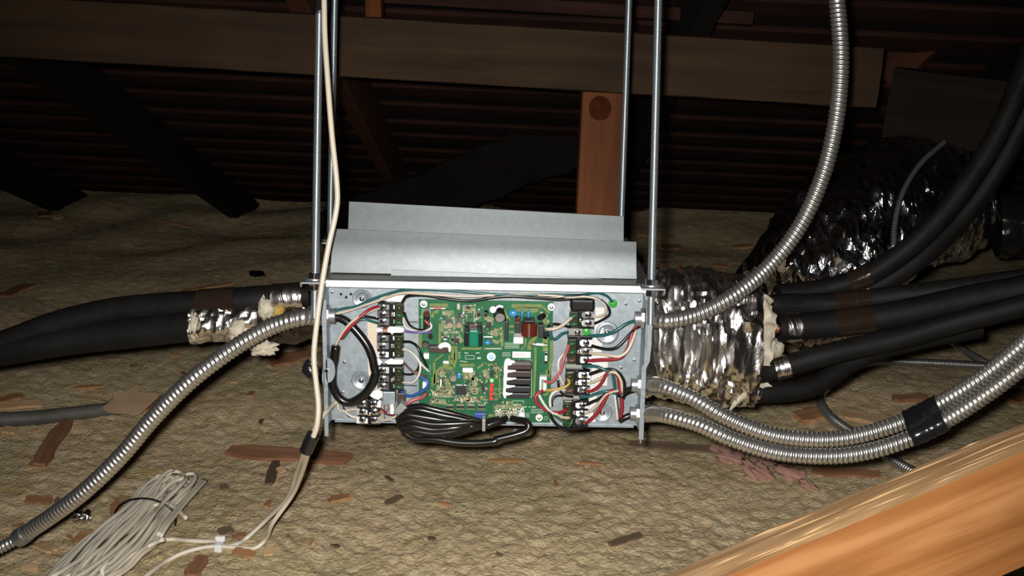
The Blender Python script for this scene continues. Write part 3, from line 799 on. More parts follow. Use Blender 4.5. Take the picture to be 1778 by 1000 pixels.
for q in ((440, 660), (555, 680), (965, 285), (1075, 290)): can(Q1(q[0], q[1] - 40), Q1(*q), 4.2, mats=('steel', 'chrome'), h=.009)
for q in ((370, 360), (410, 285), (455, 510), (500, 545), (720, 290), (635, 580)): can(Q1(q[0], q[1] - 12), Q1(*q), 2.2, 'solder_post', ('white_plastic', 'chrome'), h=.004)
# transformer
on(Q1(735, 560), Q1(1020, 785), .020, 'transformer', 'black_plastic', .001)
on(Q1(745, 435), Q1(805, 560), .012, 'transformer_core', 'black_plastic', .0008); on(Q1(950, 435), Q1(1010, 560), .012, 'transformer_core', 'black_plastic', .0008)
on(Q1(805, 450), Q1(950, 540), .016, 'transformer_yoke', 'relay_brown', .0008)
on(Q1(808, 530), Q1(965, 800), .0225, 'transformer_tape', 'transformer_green', .002)
# left edge connector, relay and its silicone
on(Q1(90, 205), Q1(190, 250), .006, 'connector', 'grey_plastic'); on(Q1(95, 290), Q1(190, 510), .011, 'connector', 'black_plastic', .001)
on(Q1(100, 230), Q1(180, 300), .012, 'connector_latch', 'coil_brown', .001)
MB().tube(spline([B(*Q1(110, 375), PF + .012), B(*Q1(150, 410), PF + .014), B(*Q1(185, 450), PF + .012)], .002)[0], .0014, 8).build('resistor', 'pink_wire', pcb, smooth=180)
on(Q1(180, 790), Q1(490, 890), .012, 'relay', 'relay_brown', .001)
can(Q1(125, 745), Q1(125, 770), 6.4, 'varistor', ('olive_cover', 'relay_brown'), h=.009); can(Q1(205, 620), Q1(205, 640), 4.4, 'varistor', ('relay_brown', 'black_plastic'), h=.006)
mb = MB()
mb.tube(spline([B(*Q1(355, 790), PF + .012), B(*Q1(400, 765), PF + .0145), B(*Q1(470, 765), PF + .0145), B(*Q1(505, 800), PF + .0135), B(*Q1(505, 870), PF + .011)], .001)[0], np.interp(np.linspace(0, 1, len(spline([B(*Q1(355, 790), PF + .012), B(*Q1(400, 765), PF + .0145), B(*Q1(470, 765), PF + .0145), B(*Q1(505, 800), PF + .0135), B(*Q1(505, 870), PF + .011)], .001)[0])), [0, .4, 1], [.0034, .0034, .0012]), 10)
mb.build('silicone_bead', 'silicone', pcb, smooth=180)
# fuses
def fuse(a, e, r_px, Qf, h=.006):
    A, E = B(*Qf(*a), PF + h), B(*Qf(*e), PF + h); r = r_px * .000735
    d = E - A
    o = MB().cyl(A + d * .2, A + d * .8, r, n=12).build('fuse', 'pink_wire' if Qf is Q1 else 'ring_white', pcb, smooth=40)
    MB().cyl(A, A + d * .24, r * 1.2, n=12).build('fuse_cap', 'chrome', o, smooth=40); MB().cyl(A + d * .76, E, r * 1.2, n=12).build('fuse_cap', 'chrome', o, smooth=40)
fuse((195, 180), (440, 185), 2.2, Q1); fuse((775, 748), (995, 762), 2.4, Q2); fuse((0, 635), (135, 635), 1.3, Q2); fuse((985, 880), (980, 1050), 2.4, Q2, .006)
# blue ceramic capacitors
for q, sx, sz in (((465, 265), 8.2, 6.4), ((605, 265), 2.8, 7.6), ((706, 275), 2.8, 8), ((60, 725), 6.0, 4.2)):
    c = B(*Q2(*q), PF + .008); mb = MB(); mb.ball(c, .000735, 14, 9, (sx, 4.5, sz)); mb.build('ceramic_capacitor', 'ceramic_blue', pcb, smooth=180)
# blue diode beside the can, black packages
on(Q3(600, 250), Q3(655, 325), .006, 'diode', 'ceramic_blue', .001)
on(Q2(330, 390), Q2(388, 695), .014, 'heat_sink', 'relay_black', .0008)
on(Q2(492, 400), Q2(575, 585), .016, 'relay', 'relay_black', .0008); on(Q2(492, 345), Q2(575, 400), .016, 'relay_pin_row', 'coil_brown', .0004)
on(Q2(860, 450), Q2(945, 650), .016, 'relay', 'relay_black', .0008)
on(Q2(468, 645), Q2(622, 745), .014, 'power_resistor', 'white_plastic', .0006); on(Q2(480, 580), Q2(615, 645), .0135, 'resistor_body', 'grey_plastic', .0006)
# choke coil
a = B(*Q2(640, 530), PF + .012); e = B(*Q2(790, 530), PF + .012)
zt, zb = B(*Q2(715, 420), PF + .02).z, B(*Q2(715, 630), PF + .02).z; cx = B(*Q2(715, 530), PF + .014)
ck = MB(); ck.tube([(cx.x, cx.y, zt), (cx.x, cx.y, zb)], .0085, 20); ck = ck.build('choke_coil', 'coil_brown', pcb, smooth=40)
mb = MB()
for t in np.linspace(0, 1, 9): mb.tube([(cx.x + .0092 * math.cos(u), cx.y + .0092 * math.sin(u), zt + (zb - zt) * (.06 + .88 * t)) for u in np.linspace(0, 2 * math.pi, 22)], .0011, 6, caps=False)
mb.build('winding', 'coil_brown', ck, smooth=180)
on(Q2(630, 380), Q2(800, 425), .02, 'choke_bobbin', 'black_plastic', .001); on(Q2(640, 625), Q2(780, 650), .018, 'choke_bobbin', 'black_plastic', .001)
# sticker
st = on(Q2(452, 870), Q2(740, 965), .0006, 'sticker', 'white_plastic')
for yy in (905, 935):
    slab(Q2(480, yy - 4), Q2(650, yy + 4), PF + .0008, PF + .0006, 'printed_line', 'red_print', st)
# five relays in a stack with a white silicone seam
ry = [(100, 188), (215, 300), (330, 412), (445, 528), (548, 625)]
for i, (y0, y1) in enumerate(ry):
    x0 = [350, 348, 345, 340, 335][i]
    on(Q4(x0, y0), Q4([722, 715, 708, 702, 690][i], y1), .016, 'relay', 'relay_brown' if i < 2 else 'relay_black', .0008)
    if i < 4:
        for xx in (525, 600): can(Q4(xx, y1 + 10), Q4(xx, y1 + 14), 1.4, 'solder_post', ('pcb_pad', 'pcb_pad'), h=.003)
seam = [(470, 75), (420, 70), (385, 95), (350, 60), (335, 110), (328, 200), (330, 260), (322, 330), (318, 440), (312, 500), (308, 560), (325, 615)]
C, s = spline([B(*Q4(*q), PF + .0165) for q in seam], .001)
mb = MB(); mb.tube(C, np.interp(np.linspace(0, 1, len(C)), [0, .1, .35, .6, 1], [.0012, .0032, .0026, .0024, .0016]), 10)
mb.ball(B(*Q4(365, 65), PF + .0165), .0045)
for (y, x1) in ((205, 485), (320, 490), (435, 470), (548, 435)):
    C, s = spline([B(*Q4(325, y + 5), PF + .0165), B(*Q4(380, y + 8), PF + .0165), B(*Q4(x1, y), PF + .016)], .001)
    mb.tube(C, np.linspace(.0028, .0008, len(C)), 9)
mb.build('silicone_bead', 'silicone', pcb, smooth=180)
mb = MB(); mb.ball(B(*Q2(145, 205), PF + .018), .0046); mb.tube(spline([B(*Q2(180, 190), PF + .018), B(*Q2(240, 150), PF + .018), B(*Q2(305, 165), PF + .018)], .001)[0], .0016, 8); mb.build('silicone_bead', 'silicone', pcb, smooth=180)
# indicator lights
for q, mt in (((122, 352), 'led_green'), ((120, 422), 'led_red'), ((118, 490), 'led_red'), ((114, 556), 'led_red'), ((112, 622), 'led_red')):
    c = B(*Q4(*q), PF + .003); mb = MB(); mb.ball(c, .0026, 12, 8, (1, 1.1, 1)); o = mb.build('indicator_led', mt, pcb, smooth=180)
# processor with its pins
cpu = on(Q3(580, 430), Q3(735, 568), .0028, 'processor', 'chip_black', .0003)
mb = MB()
x0, x1 = B(*Q3(565, 500), PF).x, B(*Q3(750, 500), PF).x; z0, z1 = B(*Q3(650, 415), PF).z, B(*Q3(650, 585), PF).z
for t in np.linspace(.08, .92, 12):
    for xx in (x0, x1): zz = z0 + (z1 - z0) * t; mb.box((xx - .0008, YB - PF - .001, zz - .0003), (xx + .0008, YB - PF, zz + .0003))
    for zz in (z0, z1): xx = x0 + (x1 - x0) * t; mb.box((xx - .0003, YB - PF - .001, zz - .0008), (xx + .0003, YB - PF, zz + .0008))
mb.build('pins', 'chrome', cpu)
ds = on(Q3(325, 325), Q3(378, 440), .006, 'dip_switch', 'chip_black', .0004)
for yy in (350, 375, 402, 428): screw_head(B(*Q3(352, yy), PF + .006), .0013, 'white_plastic', ds, 'switch_knob')
for x0 in (430, 592, 752, 912):
    on(Q3(x0, 735), Q3(x0 + 105, 775), .003, 'chip', 'chip_black', .0002); on(Q3(x0 - 8, 708), Q3(x0 + 113, 735), .001, 'chip_pins', 'pcb_pad'); on(Q3(x0 - 8, 775), Q3(x0 + 113, 790), .001, 'chip_pins', 'pcb_pad')
on(Q3(680, 170), Q3(835, 232), .004, 'connector', 'white_plastic', .0004); on(Q3(385, 65), Q3(470, 100), .004, 'connector', 'white_plastic', .0004)
on(Q3(862, 855), Q3(1040, 915), .008, 'connector', 'blue_plastic', .0004); on(Q4(0, 860), Q4(40, 920), .008, 'connector', 'blue_plastic', .0004)
on(Q4(165, 870), Q4(530, 930), .009, 'connector', 'grey_plastic', .0006); on(Q4(530, 850), Q4(618, 935), .010, 'connector', 'white_plastic', .0006)
for i in range(7): on(Q4(180 + i * 50, 850), Q4(205 + i * 50, 885), .0105, 'connector_pin', 'pcb_pad', .0002)
on(Q4(840, 300), Q4(950, 520), .009, 'connector', 'white_plastic', .0008); on(Q4(865, 330), Q4(900, 500), .0094, 'connector_slot', 'grey_plastic')
on(Q1(765, 150), Q1(838, 195), .003, 'chip', 'chip_black', .0002); on(Q1(640, 260), Q1(685, 310), .003, 'chip', 'chip_black', .0002); on(Q2(50, 400), Q2(110, 500), .004, 'chip', 'chip_black', .0003)
on(Q1(595, 660), Q1(655, 740), .004, 'chip', 'chip_black', .0003); on(Q3(965, 410), Q3(1005, 505), .003, 'chip', 'chip_black', .0002); on(Q4(100, 195), Q4(145, 300), .004, 'chip', 'chip_black', .0003)
on(Q2(930, 540), Q2(1030, 640), .010, 'connector', 'black_plastic', .0006)
on(Q1(95, 900), Q1(180, 985), .006, 'connector', 'white_plastic', .0006); on(Q3(75, 380), Q3(140, 480), .007, 'connector', 'white_plastic', .0006)
# small surface-mount parts, sharing three meshes
def smd_mesh(nm, body, ends, sx, sz, h):
    mb = MB(); mb.box((-sx * .62, -h, -sz), (sx * .62, 0, sz)); mb.cur = 1
    mb.box((-sx, -h * .96, -sz * .96), (-sx * .62, 0, sz * .96)); mb.box((sx * .62, -h * .96, -sz * .96), (sx, 0, sz * .96))
    o = mb.build(nm, [body, ends], None, loc=(0, 0, 0)); me = o.data; bpy.data.objects.remove(o); return me
SMD = [smd_mesh('smd_resistor', 'chip_black', 'chrome', .0016, .0009, .0008), smd_mesh('smd_capacitor', 'paper_tan', 'chrome', .0015, .0010, .0011), smd_mesh('smd_white', 'pcb_pad', 'chrome', .0017, .0008, .0007), smd_mesh('smd_diode', 'relay_brown', 'pcb_pad', .0018, .0010, .0012)]
SN = ['resistor', 'ceramic_chip', 'link', 'diode']
zones = [(Q1(380, 250), Q1(720, 740), 26), (Q1(720, 130), Q1(1090, 420), 16), (Q3(280, 200), Q3(560, 690), 44), (Q3(560, 590), Q3(1040, 700), 26), (Q3(670, 240), Q3(1040, 560), 52), (Q2(0, 380), Q2(300, 800), 20), (Q4(10, 100), Q4(290, 700), 34), (Q4(150, 700), Q4(600, 850), 26), (Q3(180, 500), Q3(300, 700), 8), (Q2(860, 240), Q2(1040, 640), 8)]
used = []
for (a, e, n_) in zones:
    for _ in range(n_):
        for _t in range(12):
            x, y = random.uniform(a[0], e[0]), random.uniform(a[1], e[1])
            if all(abs(x - u) > 4.2 or abs(y - v) > 2.8 for u, v in used): break
        used.append((x, y)); i = random.choice([0, 0, 1, 1, 2, 2, 3])
        mesh_copy(SMD[i], SN[i], pcb, B(x, y, PF), random.choice([0, 0, math.pi / 2]))

# ================================================================== wires in the box
def wpath(pts, off):
    if not isinstance(off, (list, tuple)): off = [off] * len(pts)
    off = np.interp(np.linspace(0, 1, len(pts)), np.linspace(0, 1, len(off)), off)
    return spline([B(x, y, o) for (x, y), o in zip(pts, off)], .0035)[0]
def lead(name, mat, pts, off, r=.0015):               # factory lead: a part of the control box
    return MB().tube(wpath(pts, off), r, 8).build(name, mat, box, smooth=180)
def wire(label, mat, pts, off, r=.0017, name='wire', group='field wires in the control box'):
    o = MB().tube(wpath(pts, off), r, 8).build(name, mat, None, smooth=180)
    return tag(o, label, 'wire' if name == 'wire' else 'cable', group if name == 'wire' else None)
z1 = lambda *q: [Z1(*p) for p in q]
z2 = lambda *q: [Z2(*p) for p in q]
z3 = lambda *q: [Z3(*p) for p in q]
z4 = lambda *q: [Z4(*p) for p in q]
# long run along the top
wire('long teal wire along the top edge of the box to the green screw', 'teal_wire', z1((205, 335), (330, 305), (430, 290), (600, 215), (800, 150), (930, 126), (1140, 126), (1400, 140)) + z3((0, 165), (300, 180), (640, 175), (900, 180), (1000, 168), (1100, 158), (1190, 190), (1240, 245)), [.020, .022, .028, .034, .034, .03, .02, .008])
wire('long cream wire arching over the top of the circuit board', 'cream_wire', z1((205, 368), (330, 340), (450, 300), (700, 215), (820, 172), (930, 158), (1150, 172), (1400, 188), (1600, 188), (1765, 180)) + z3((100, 182),), [.020, .022, .030, .036, .036, .034])
wire('black wire sagging in front of the top of the circuit board', 'black_cable', z1((880, 250), (930, 190), (1100, 182), (1300, 215), (1500, 235), (1650, 222)) + z3((60, 205), (250, 190), (500, 205), (700, 222), (850, 215)), [.024, .032, .034, .034, .030], .0019)
wire('second black wire along the top right of the circuit board', 'black_cable', z3((60, 190), (250, 180), (450, 185), (650, 205), (850, 190), (980, 190), (1120, 225), (1200, 300), (1212, 365), (1150, 415), (1068, 455)), [.030, .032, .032, .030, .024, .016])
wire('cream wire curling round to the top right terminal', 'cream_wire', z3((100, 184), (300, 172), (600, 180), (820, 200), (960, 192), (1100, 218), (1175, 285), (1170, 355), (1120, 385), (1050, 392)), [.033, .032, .032, .030, .026, .016])
wire('red wire at the upper left terminal, bent below the top screws', 'red_wire', z1((285, 600), (330, 540), (400, 465), (500, 365), (580, 312), (650, 287)), [.030, .032, .032, .026, .016], .0021)
wire('cream wire rising from the stripped end of the thick black cable', 'cream_wire', z1((238, 665), (262, 610), (310, 530), (380, 450), (450, 395), (520, 360), (590, 330), (655, 300)), [.030, .033, .033, .026, .016])
wire('short black wire into the second left terminal', 'black_cable', z1((300, 590), (400, 460), (460, 405), (520, 385), (580, 395), (650, 408)), [.026, .026, .024, .016])
wire('short teal wire into the third left terminal', 'teal_wire', z1((305, 600), (390, 490), (450, 430), (520, 412), (590, 435), (650, 452)), [.025, .024, .023, .016])
# thick black cable with its loop
wire('thick black cable looping over the left of the back panel', 'black_cable', z1((195, 385), (270, 398), (350, 440), (450, 540), (540, 660), (590, 780), (615, 900)) + z2((625, 200), (590, 310), (520, 410), (440, 470), (370, 495), (290, 465), (235, 390), (205, 300), (208, 160)) + z1((225, 800), (240, 670)), [.018, .022, .028, .030, .030, .028, .026, .028, .030], .0058, 'power_cable')
# factory leads, left
lead('black_lead', 'black_cable', z1((900, 345), (925, 420), (960, 475), (1030, 512), (1100, 510), (1140, 475), (1130, 400)), [.014, .022, .026, .024])
lead('white_lead', 'white_wire', z1((892, 395), (900, 460), (940, 508), (1050, 522), (1130, 515), (1165, 480), (1130, 430)), [.014, .022, .026, .024])
lead('purple_lead', 'purple_wire', z1((885, 525), (960, 535), (1060, 538), (1160, 538)), [.018, .024, .026, .022])
lead('black_lead', 'black_cable', z1((895, 630), (960, 632), (1020, 670), (1060, 750), (1095, 820), (1120, 880)), [.014, .024, .028, .022], .0018)
lead('white_lead', 'white_wire', z1((880, 705), (940, 715), (1000, 760), (1060, 840), (1110, 890), (1140, 920)), [.014, .024, .028, .022])
lead('white_lead', 'white_wire', z1((885, 690), (960, 725), (1030, 790), (1055, 870), (1040, 950), (990, 1020)) + z2((930, 300), (880, 300)), [.014, .024, .028, .028, .022, .014])
lead('brown_lead', 'brown_wire', z1((890, 820), (940, 880), (1000, 930), (1060, 955), (1110, 965)), [.014, .024, .026, .022], .0014)
lead('black_lead', 'black_cable', z1((890, 940), (960, 945), (1010, 920), (1040, 870), (1050, 800)), [.014, .022, .024, .024])
lead('brown_lead', 'brown_wire', z2((1000, 190), (1060, 225), (1110, 245)), [.024, .022], .0018)
lead('blue_lead', 'blue_wire', z2((870, 385), (920, 425), (980, 428), (1060, 392), (1120, 345), (1128, 300), (1090, 265), (1040, 240)), [.014, .024, .028, .028, .024], .0021)
lead('pink_lead', 'pink_wire', z2((925, 512), (970, 475), (1040, 455), (1090, 435), (1108, 400)), [.034, .032, .028, .020], .0023)
lead('pink_lead', 'brown_wire', z2((1108, 430), (1110, 395)), [.024, .020], .0022)
# lower left
wire('cream cable entering the lower left corner of the box', 'cream_wire', z2((260, 478), (210, 520), (150, 580), (90, 650), (50, 710), (22, 780)), [.016, .025, .045, .055, .062, .075], .0030)
wire('thin cream wire to the upper screw of the small lower left terminal', 'cream_wire', z2((255, 485), (262, 540), (290, 580), (350, 572), (400, 560), (470, 560)), [.016, .022, .022], .0014)
wire('thin cream wire to the lower screw of the small lower left terminal', 'white_wire', z2((300, 560), (350, 600), (400, 630), (470, 638)), [.016, .022, .022], .0014)
wire('thin black wire to the small lower left terminal', 'black_cable', z2((310, 520), (325, 580), (375, 635)), [.014, .016], .0011)
lead('cream_lead', 'cream_wire', z2((640, 640), (700, 662), (760, 655), (830, 620)), [.020, .026, .030, .030]); lead('brown_lead', 'pink_wire', z2((640, 590), (700, 590), (745, 560), (745, 520)), [.020, .022, .022], .0012)
lead('brown_lead', 'coil_brown', z2((650, 540), (700, 570), (740, 610), (830, 615)), [.020, .024, .030], .0012)
# factory leads, right
lead('cream_lead', 'cream_wire', z3((860, 385), (830, 410), (760, 470), (690, 502), (640, 508), (595, 505)), [.014, .022, .026, .022], .0022)
lead('black_lead', 'black_cable', z3((835, 490), (760, 470), (690, 458), (640, 470), (615, 500), (600, 530)), [.014, .022, .024, .020], .0018)
lead('teal_lead', 'teal_wire', z3((815, 540), (760, 550), (710, 590), (675, 608), (650, 580), (640, 520), (650, 470)), [.014, .020, .022, .020], .0021)
lead('pink_lead', 'pink_wire', z3((825, 650), (800, 720), (770, 800), (745, 900)) + z4((715, 230), (660, 290), (620, 298), (585, 285)), [.016, .026, .028, .028, .020], .0021)
lead('white_lead', 'white_wire', z3((800, 735), (745, 775), (720, 830), (725, 930)) + z4((745, 270), (775, 325)), [.016, .024, .026, .022, .016], .0018)
lead('yellow_lead', 'yellow_wire', z4((805, 265), (828, 295), (800, 335), (720, 362), (640, 375), (590, 375)), [.016, .022, .024, .020], .0019)
lead('red_lead', 'red_wire', z4((575, 380), (520, 405), (497, 450), (520, 510), (580, 550), (640, 580), (720, 592), (800, 560)), [.022, .026, .028, .026, .016], .0023)
lead('white_lead', 'white_wire', z4((530, 415), (570, 490), (620, 560), (680, 600), (760, 630)), [.024, .027, .028, .018], .0018)
lead('white_lead', 'white_wire', z4((790, 370), (720, 375), (660, 410), (638, 470), (645, 540)), [.016, .024, .026, .028], .0018)
lead('black_lead', 'black_cable', z4((715, 280), (730, 370), (780, 425), (860, 440)), [.02, .022, .018], .0016)
lead('black_lead', 'black_cable', z4((780, 430), (700, 430), (655, 480), (660, 530)), [.014, .02, .022], .0014)
lead('black_lead', 'black_cable', z4((630, 585), (665, 660), (720, 720), (790, 745), (880, 742), (970, 735)), [.028, .027, .024, .018], .0021)
lead('green_lead', 'green_wire', z4((650, 600), (740, 660), (800, 690), (850, 690)), [.026, .024, .018], .0016)
lead('cream_lead', 'cream_wire', z4((690, 600), (760, 635), (830, 640)), [.026, .022, .018], .0018); lead('green_lead', 'green_wire', z4((800, 740), (840, 700), (860, 640)), [.02, .022, .018], .0016)
# right field wires
wire('teal wire from the upper right conduit to the lower green screw', 'teal_wire', z3((1500, 425), (1440, 432), (1370, 458), (1270, 525), (1180, 560), (1100, 570), (1020, 573)), [.018, .026, .028, .022, .014], .0022)
wire('black wire drooping from the upper right conduit', 'black_cable', z3((1500, 478), (1430, 535), (1350, 620), (1280, 685), (1200, 702), (1120, 690), (1040, 668)), [.018, .026, .028, .024, .014], .0021)
wire('red wire from the upper right conduit to the middle terminal', 'red_wire', z3((1485, 470), (1430, 545), (1395, 680), (1330, 775), (1230, 800), (1120, 805), (1000, 815)), [.018, .026, .030, .026, .014], .0024)
wire('cream wire from the upper right conduit to the middle terminal', 'cream_wire', z3((1490, 465), (1460, 545), (1420, 655), (1370, 735), (1300, 770), (1220, 762), (1120, 745), (1020, 740)), [.016, .028, .032, .028, .014], .0021)
wire('dark teal wire looping over the third right terminal', 'teal_wire', z4((955, 150), (1020, 140), (1100, 150), (1170, 180), (1230, 200), (1255, 280), (1268, 400), (1280, 500), (1300, 610)), [.016, .026, .03, .028, .024, .018], .0021)
wire('black wire arching from the lower conduit over the right label', 'black_cable', z4((1020, 222), (1080, 200), (1150, 178), (1250, 178), (1320, 230), (1355, 310), (1350, 400), (1330, 440)), [.014, .024, .030, .032, .030, .024], .0022)
wire('red wire to the lowest screw of the third right terminal', 'red_wire', z4((995, 385), (1050, 378), (1110, 335), (1150, 280), (1185, 215), (1240, 195), (1300, 260), (1305, 350)), [.014, .024, .028, .030, .028], .0022)
wire('cream wire beside the red loop near the lower right conduits', 'cream_wire', z4((1000, 310), (1080, 285), (1170, 235), (1220, 200), (1280, 210), (1325, 280), (1335, 400)), [.014, .022, .028, .032, .032, .028], .0020)
wire('second teal wire into the lower right ground bar', 'teal_wire', z4((925, 442), (1000, 438), (1090, 405), (1180, 385), (1260, 375), (1330, 385), (1430, 370)), [.016, .022, .026, .024, .020], .0020)
wire('cream wire rising from the lowest right terminal', 'cream_wire', z4((975, 605), (1050, 560), (1120, 490), (1180, 420), (1250, 385), (1330, 380), (1430, 372)), [.014, .024, .028, .026, .020], .0020)
wire('red wire rising from the bottom screw of the lowest right terminal', 'red_wire', z4((985, 692), (1040, 650), (1100, 585), (1150, 500), (1195, 410), (1250, 372)), [.014, .024, .028, .028, .026], .0024)
wire('black wire into the top screw of the lowest right terminal', 'black_cable', z4((985, 520), (1040, 490), (1110, 460), (1200, 400), (1300, 395)), [.014, .022, .026, .024], .0020)
wire('red wire dropping to the lowest right conduit', 'red_wire', z4((1300, 270), (1318, 380), (1330, 480), (1330, 560), (1315, 640)), [.028, .028, .026, .022], .0026)
wire('white wire dropping to the lowest right conduit', 'white_wire', z4((1262, 420), (1275, 520), (1285, 600), (1290, 665)), [.026, .026, .022], .0016)
wire('black cable stub leaving the middle right conduit', 'black_cable', z4((1445, 365), (1400, 375), (1345, 405), (1320, 450)), [.020, .024, .028], .0052)
wire('black cable stub leaving the lowest right conduit', 'black_cable', z4((1440, 610), (1390, 625), (1340, 650), (1310, 668)), [.020, .022, .020], .0042)

# black lead bundle hanging at the bottom of the box
bd = empty('cable_bundle', B(*Z2(1250, 850), .05), 'folded bundle of black cable tied below the circuit board', 'cable')
tie = Z2(1668, 690)
strands = [
    ([(935, 545), (1050, 530), (1200, 560), (1400, 610), (1600, 670), (1668, 690)], .034),
    ([(900, 640), (930, 580), (1050, 565), (1250, 610), (1450, 650), (1668, 700)], .042),
    ([(865, 660), (900, 610), (1030, 625), (1250, 660), (1450, 675), (1668, 695)], .048),
    ([(860, 680), (960, 660), (1150, 700), (1350, 700), (1550, 690), (1668, 700)], .052),
    ([(870, 720), (980, 720), (1180, 755), (1400, 735), (1560, 705), (1668, 705)], .050),
    ([(880, 760), (1000, 770), (1200, 795), (1400, 765), (1560, 720), (1668, 712)], .046),
    ([(900, 790), (1020, 815), (1220, 820), (1450, 775), (1600, 725), (1668, 715)], .040),
    ([(840, 620), (870, 720), (940, 810), (1060, 850), (1200, 830), (1400, 790), (1600, 730), (1668, 712)], .034)]
for i, (st_, o) in enumerate(strands):
    pts = [Z2(*q) for q in st_] + [Z4(60, 690 + (i - 4) * 5), Z4(150, 665 + (i - 4) * 4)][: (2 if i in (1, 3, 5) else 1)]
    MB().tube(wpath(pts, [o - .006, o, o, .040, .034]), .0044, 10).build('strand', 'black_cable', bd, smooth=180)
MB().tube(wpath(z2((890, 780), (1000, 840), (1200, 850), (1400, 880), (1600, 885), (1778, 868)) + z4((120, 850), (300, 805), (410, 765), (435, 715), (400, 675), (330, 660), (270, 645)), [.036, .046, .05, .048, .044, .030]), .0046, 12).build('strand', 'black_cable', bd, smooth=180)
MB().tube(wpath(z4((20, 720), (100, 690), (190, 660), (200, 640)), [.044, .04, .03]), .0048, 10).build('strand', 'black_cable', bd, smooth=180)
a = B(*Z2(1668, 650), .047); e = B(*Z2(1664, 765), .047)
mb = MB(); mb.box((a.x - .0022, a.y - .003, e.z), (a.x + .0022, a.y + .014, a.z)); mb.build('cable_tie', 'grey_plastic', bd, bevel=.0008)
a = B(*Z4(302, 800), .046); mb = MB(); mb.box((a.x - .002, a.y - .002, a.z - .005), (a.x + .002, a.y + .008, a.z + .005)); mb.build('cable_tie', 'grey_plastic', bd, bevel=.0006)

# ================================================================== lid lying on the box
LF, LR = 1.312 - YB, 1.458 - YB
FTL, FTR, FBL, FBR = B(577, 397, -LF), B(1105, 420, -LF), B(575, 471, -LF), B(1104, 493, -LF)
for q_ in (FBL, FBR): q_.z = max(q_.z, ZT + .0006)
RTL, RTR = B(606, 350, -LR), B(1083, 376, -LR)
RBL, RBR = RTL + (FBL - FTL), RTR + (FBR - FTR)
lift = (ZT + .004) - min(FBL.z, FBR.z)
lid = empty('box_lid', (FBL + FBR) / 2, 'galvanised sheet metal lid lying upside down on the control box', 'lid')
def flange(TL, TR, BL, BR, bend, name):
    V = np.zeros((22, 12, 3)); t = np.linspace(0, 1, 22)
    for j, u in enumerate(np.linspace(0, 1, 12)):
        a_, b_ = np.array(TL.lerp(TR, u)), np.array(BL.lerp(BR, u))
        V[:, j] = a_ + (b_ - a_) * t[:, None]
        V[:, j, 1] -= bend * np.clip((t - .25) / .75, 0, 1) ** 2
    mb = MB(); mb.grid(V); k_ = len(mb.v); n_ = 12; Vb = V + np.array((0, .0012, 0)); mb.grid(Vb[:, ::-1])
    mb.grid(np.stack([Vb[0], V[0]])); mb.grid(np.stack([V[-1], Vb[-1]])); mb.grid(np.stack([V[:, 0], Vb[:, 0]])); mb.grid(np.stack([Vb[:, -1], V[:, -1]]))
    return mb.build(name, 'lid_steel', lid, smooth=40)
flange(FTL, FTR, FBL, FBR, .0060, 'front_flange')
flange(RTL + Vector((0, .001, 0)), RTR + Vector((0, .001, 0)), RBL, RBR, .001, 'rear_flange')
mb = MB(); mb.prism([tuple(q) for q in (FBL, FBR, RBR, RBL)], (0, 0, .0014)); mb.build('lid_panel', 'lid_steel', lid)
a, e = B(679, 468, -LF + .0085), B(1045, 484, -LF + .0085); a2, e2 = B(679, 479, -LF + .011), B(1045, 492, -LF + .011)
mb = MB(); mb.prism([tuple(q) for q in (a, e, e2, a2)], (0, .0012, 0)); mb.build('folded_tab', 'lid_steel', lid)

# ================================================================== conduits
def connector(root, p, ax, r):
    """screw-in fitting on the box wall: clamp body, lock-nut, clamp screw; p on the wall, ax pointing out along the conduit"""
    p, ax = Vector(p), Vector(ax).normalized()
    mb = MB(); mb.tube([p + ax * t for t in (.001, .004, .004, .020, .022)], np.array([r * 1.3, r * 1.3, r * 1.14, r * 1.14, r * 1.05]), 20)
    o = mb.build('connector', 'connector_zinc', root, smooth=40)
    mb = MB(); mb.tube([p - ax * t for t in (.001, .0045)], np.array([r * 1.35, r * 1.3]), 8); mb.tube([p - ax * .0045, p - ax * .012], r * .95, 18); mb.build('lock_nut', 'connector_zinc', o, smooth=30)
    q = p + ax * .012 + Vector((0, 0, r * 1.1)); mb = MB(); mb.cyl(q, q + Vector((0, 0, .005)), .0028, n=10); mb.build('clamp_screw', 'chrome', o, smooth=35)
def conduit(label, pts, r, pitch, conn=None, mat='conduit_steel', group='flexible conduits', name='flexible_conduit', base=0):
    root = empty(name, pts[base], label, 'conduit', group)
    conduit_mesh(pts, r, pitch, 'armour', mat, root)
    if conn: connector(root, conn[0], conn[1], r)
    return root
def wall(px, py, side, off):                      # a point on the box's side wall
    q = B(px, py, off); return Vector((XL if side < 0 else XR, q.y, q.z))
R0 = .0110
# left conduit: from the box down to the insulation at the lower left
w0 = wall(566, 548, -1, .024)
pts = [w0 + Vector((-.010, 0, 0)), P(520, 552, 1.32), P(470, 568, 1.32), P(405, 605, 1.32), P(330, 662, 1.32), P(265, 727, 1.33), P(210, 792, 1.34), P(150, 850, 1.35), P(95, 892, 1.37), P(36, 932, 1.40)]
lc = conduit('thick ribbed steel conduit running from the box down to lower left', pts, R0, .0062, (w0, (-1, 0, 0)), base=-1)
pe = pts[-1]; d = (pts[-1] - pts[-2]).normalized()
conduit('thinner ribbed conduit end at the left edge below the thick one', [pe + d * .004, P(10, 946, 1.40), P(-40, 972, 1.40), P(-110, 1010, 1.42)], .0082, .0055, None, 'conduit_dull', base=-1)
mb = MB(); mb.tube([pe - d * .012, pe + d * .004, pe + d * .006], np.array([R0 * 1.12, R0 * 1.12, R0 * .8]), 18); mb.build('end_coupling', 'conduit_dull', lc, smooth=40)
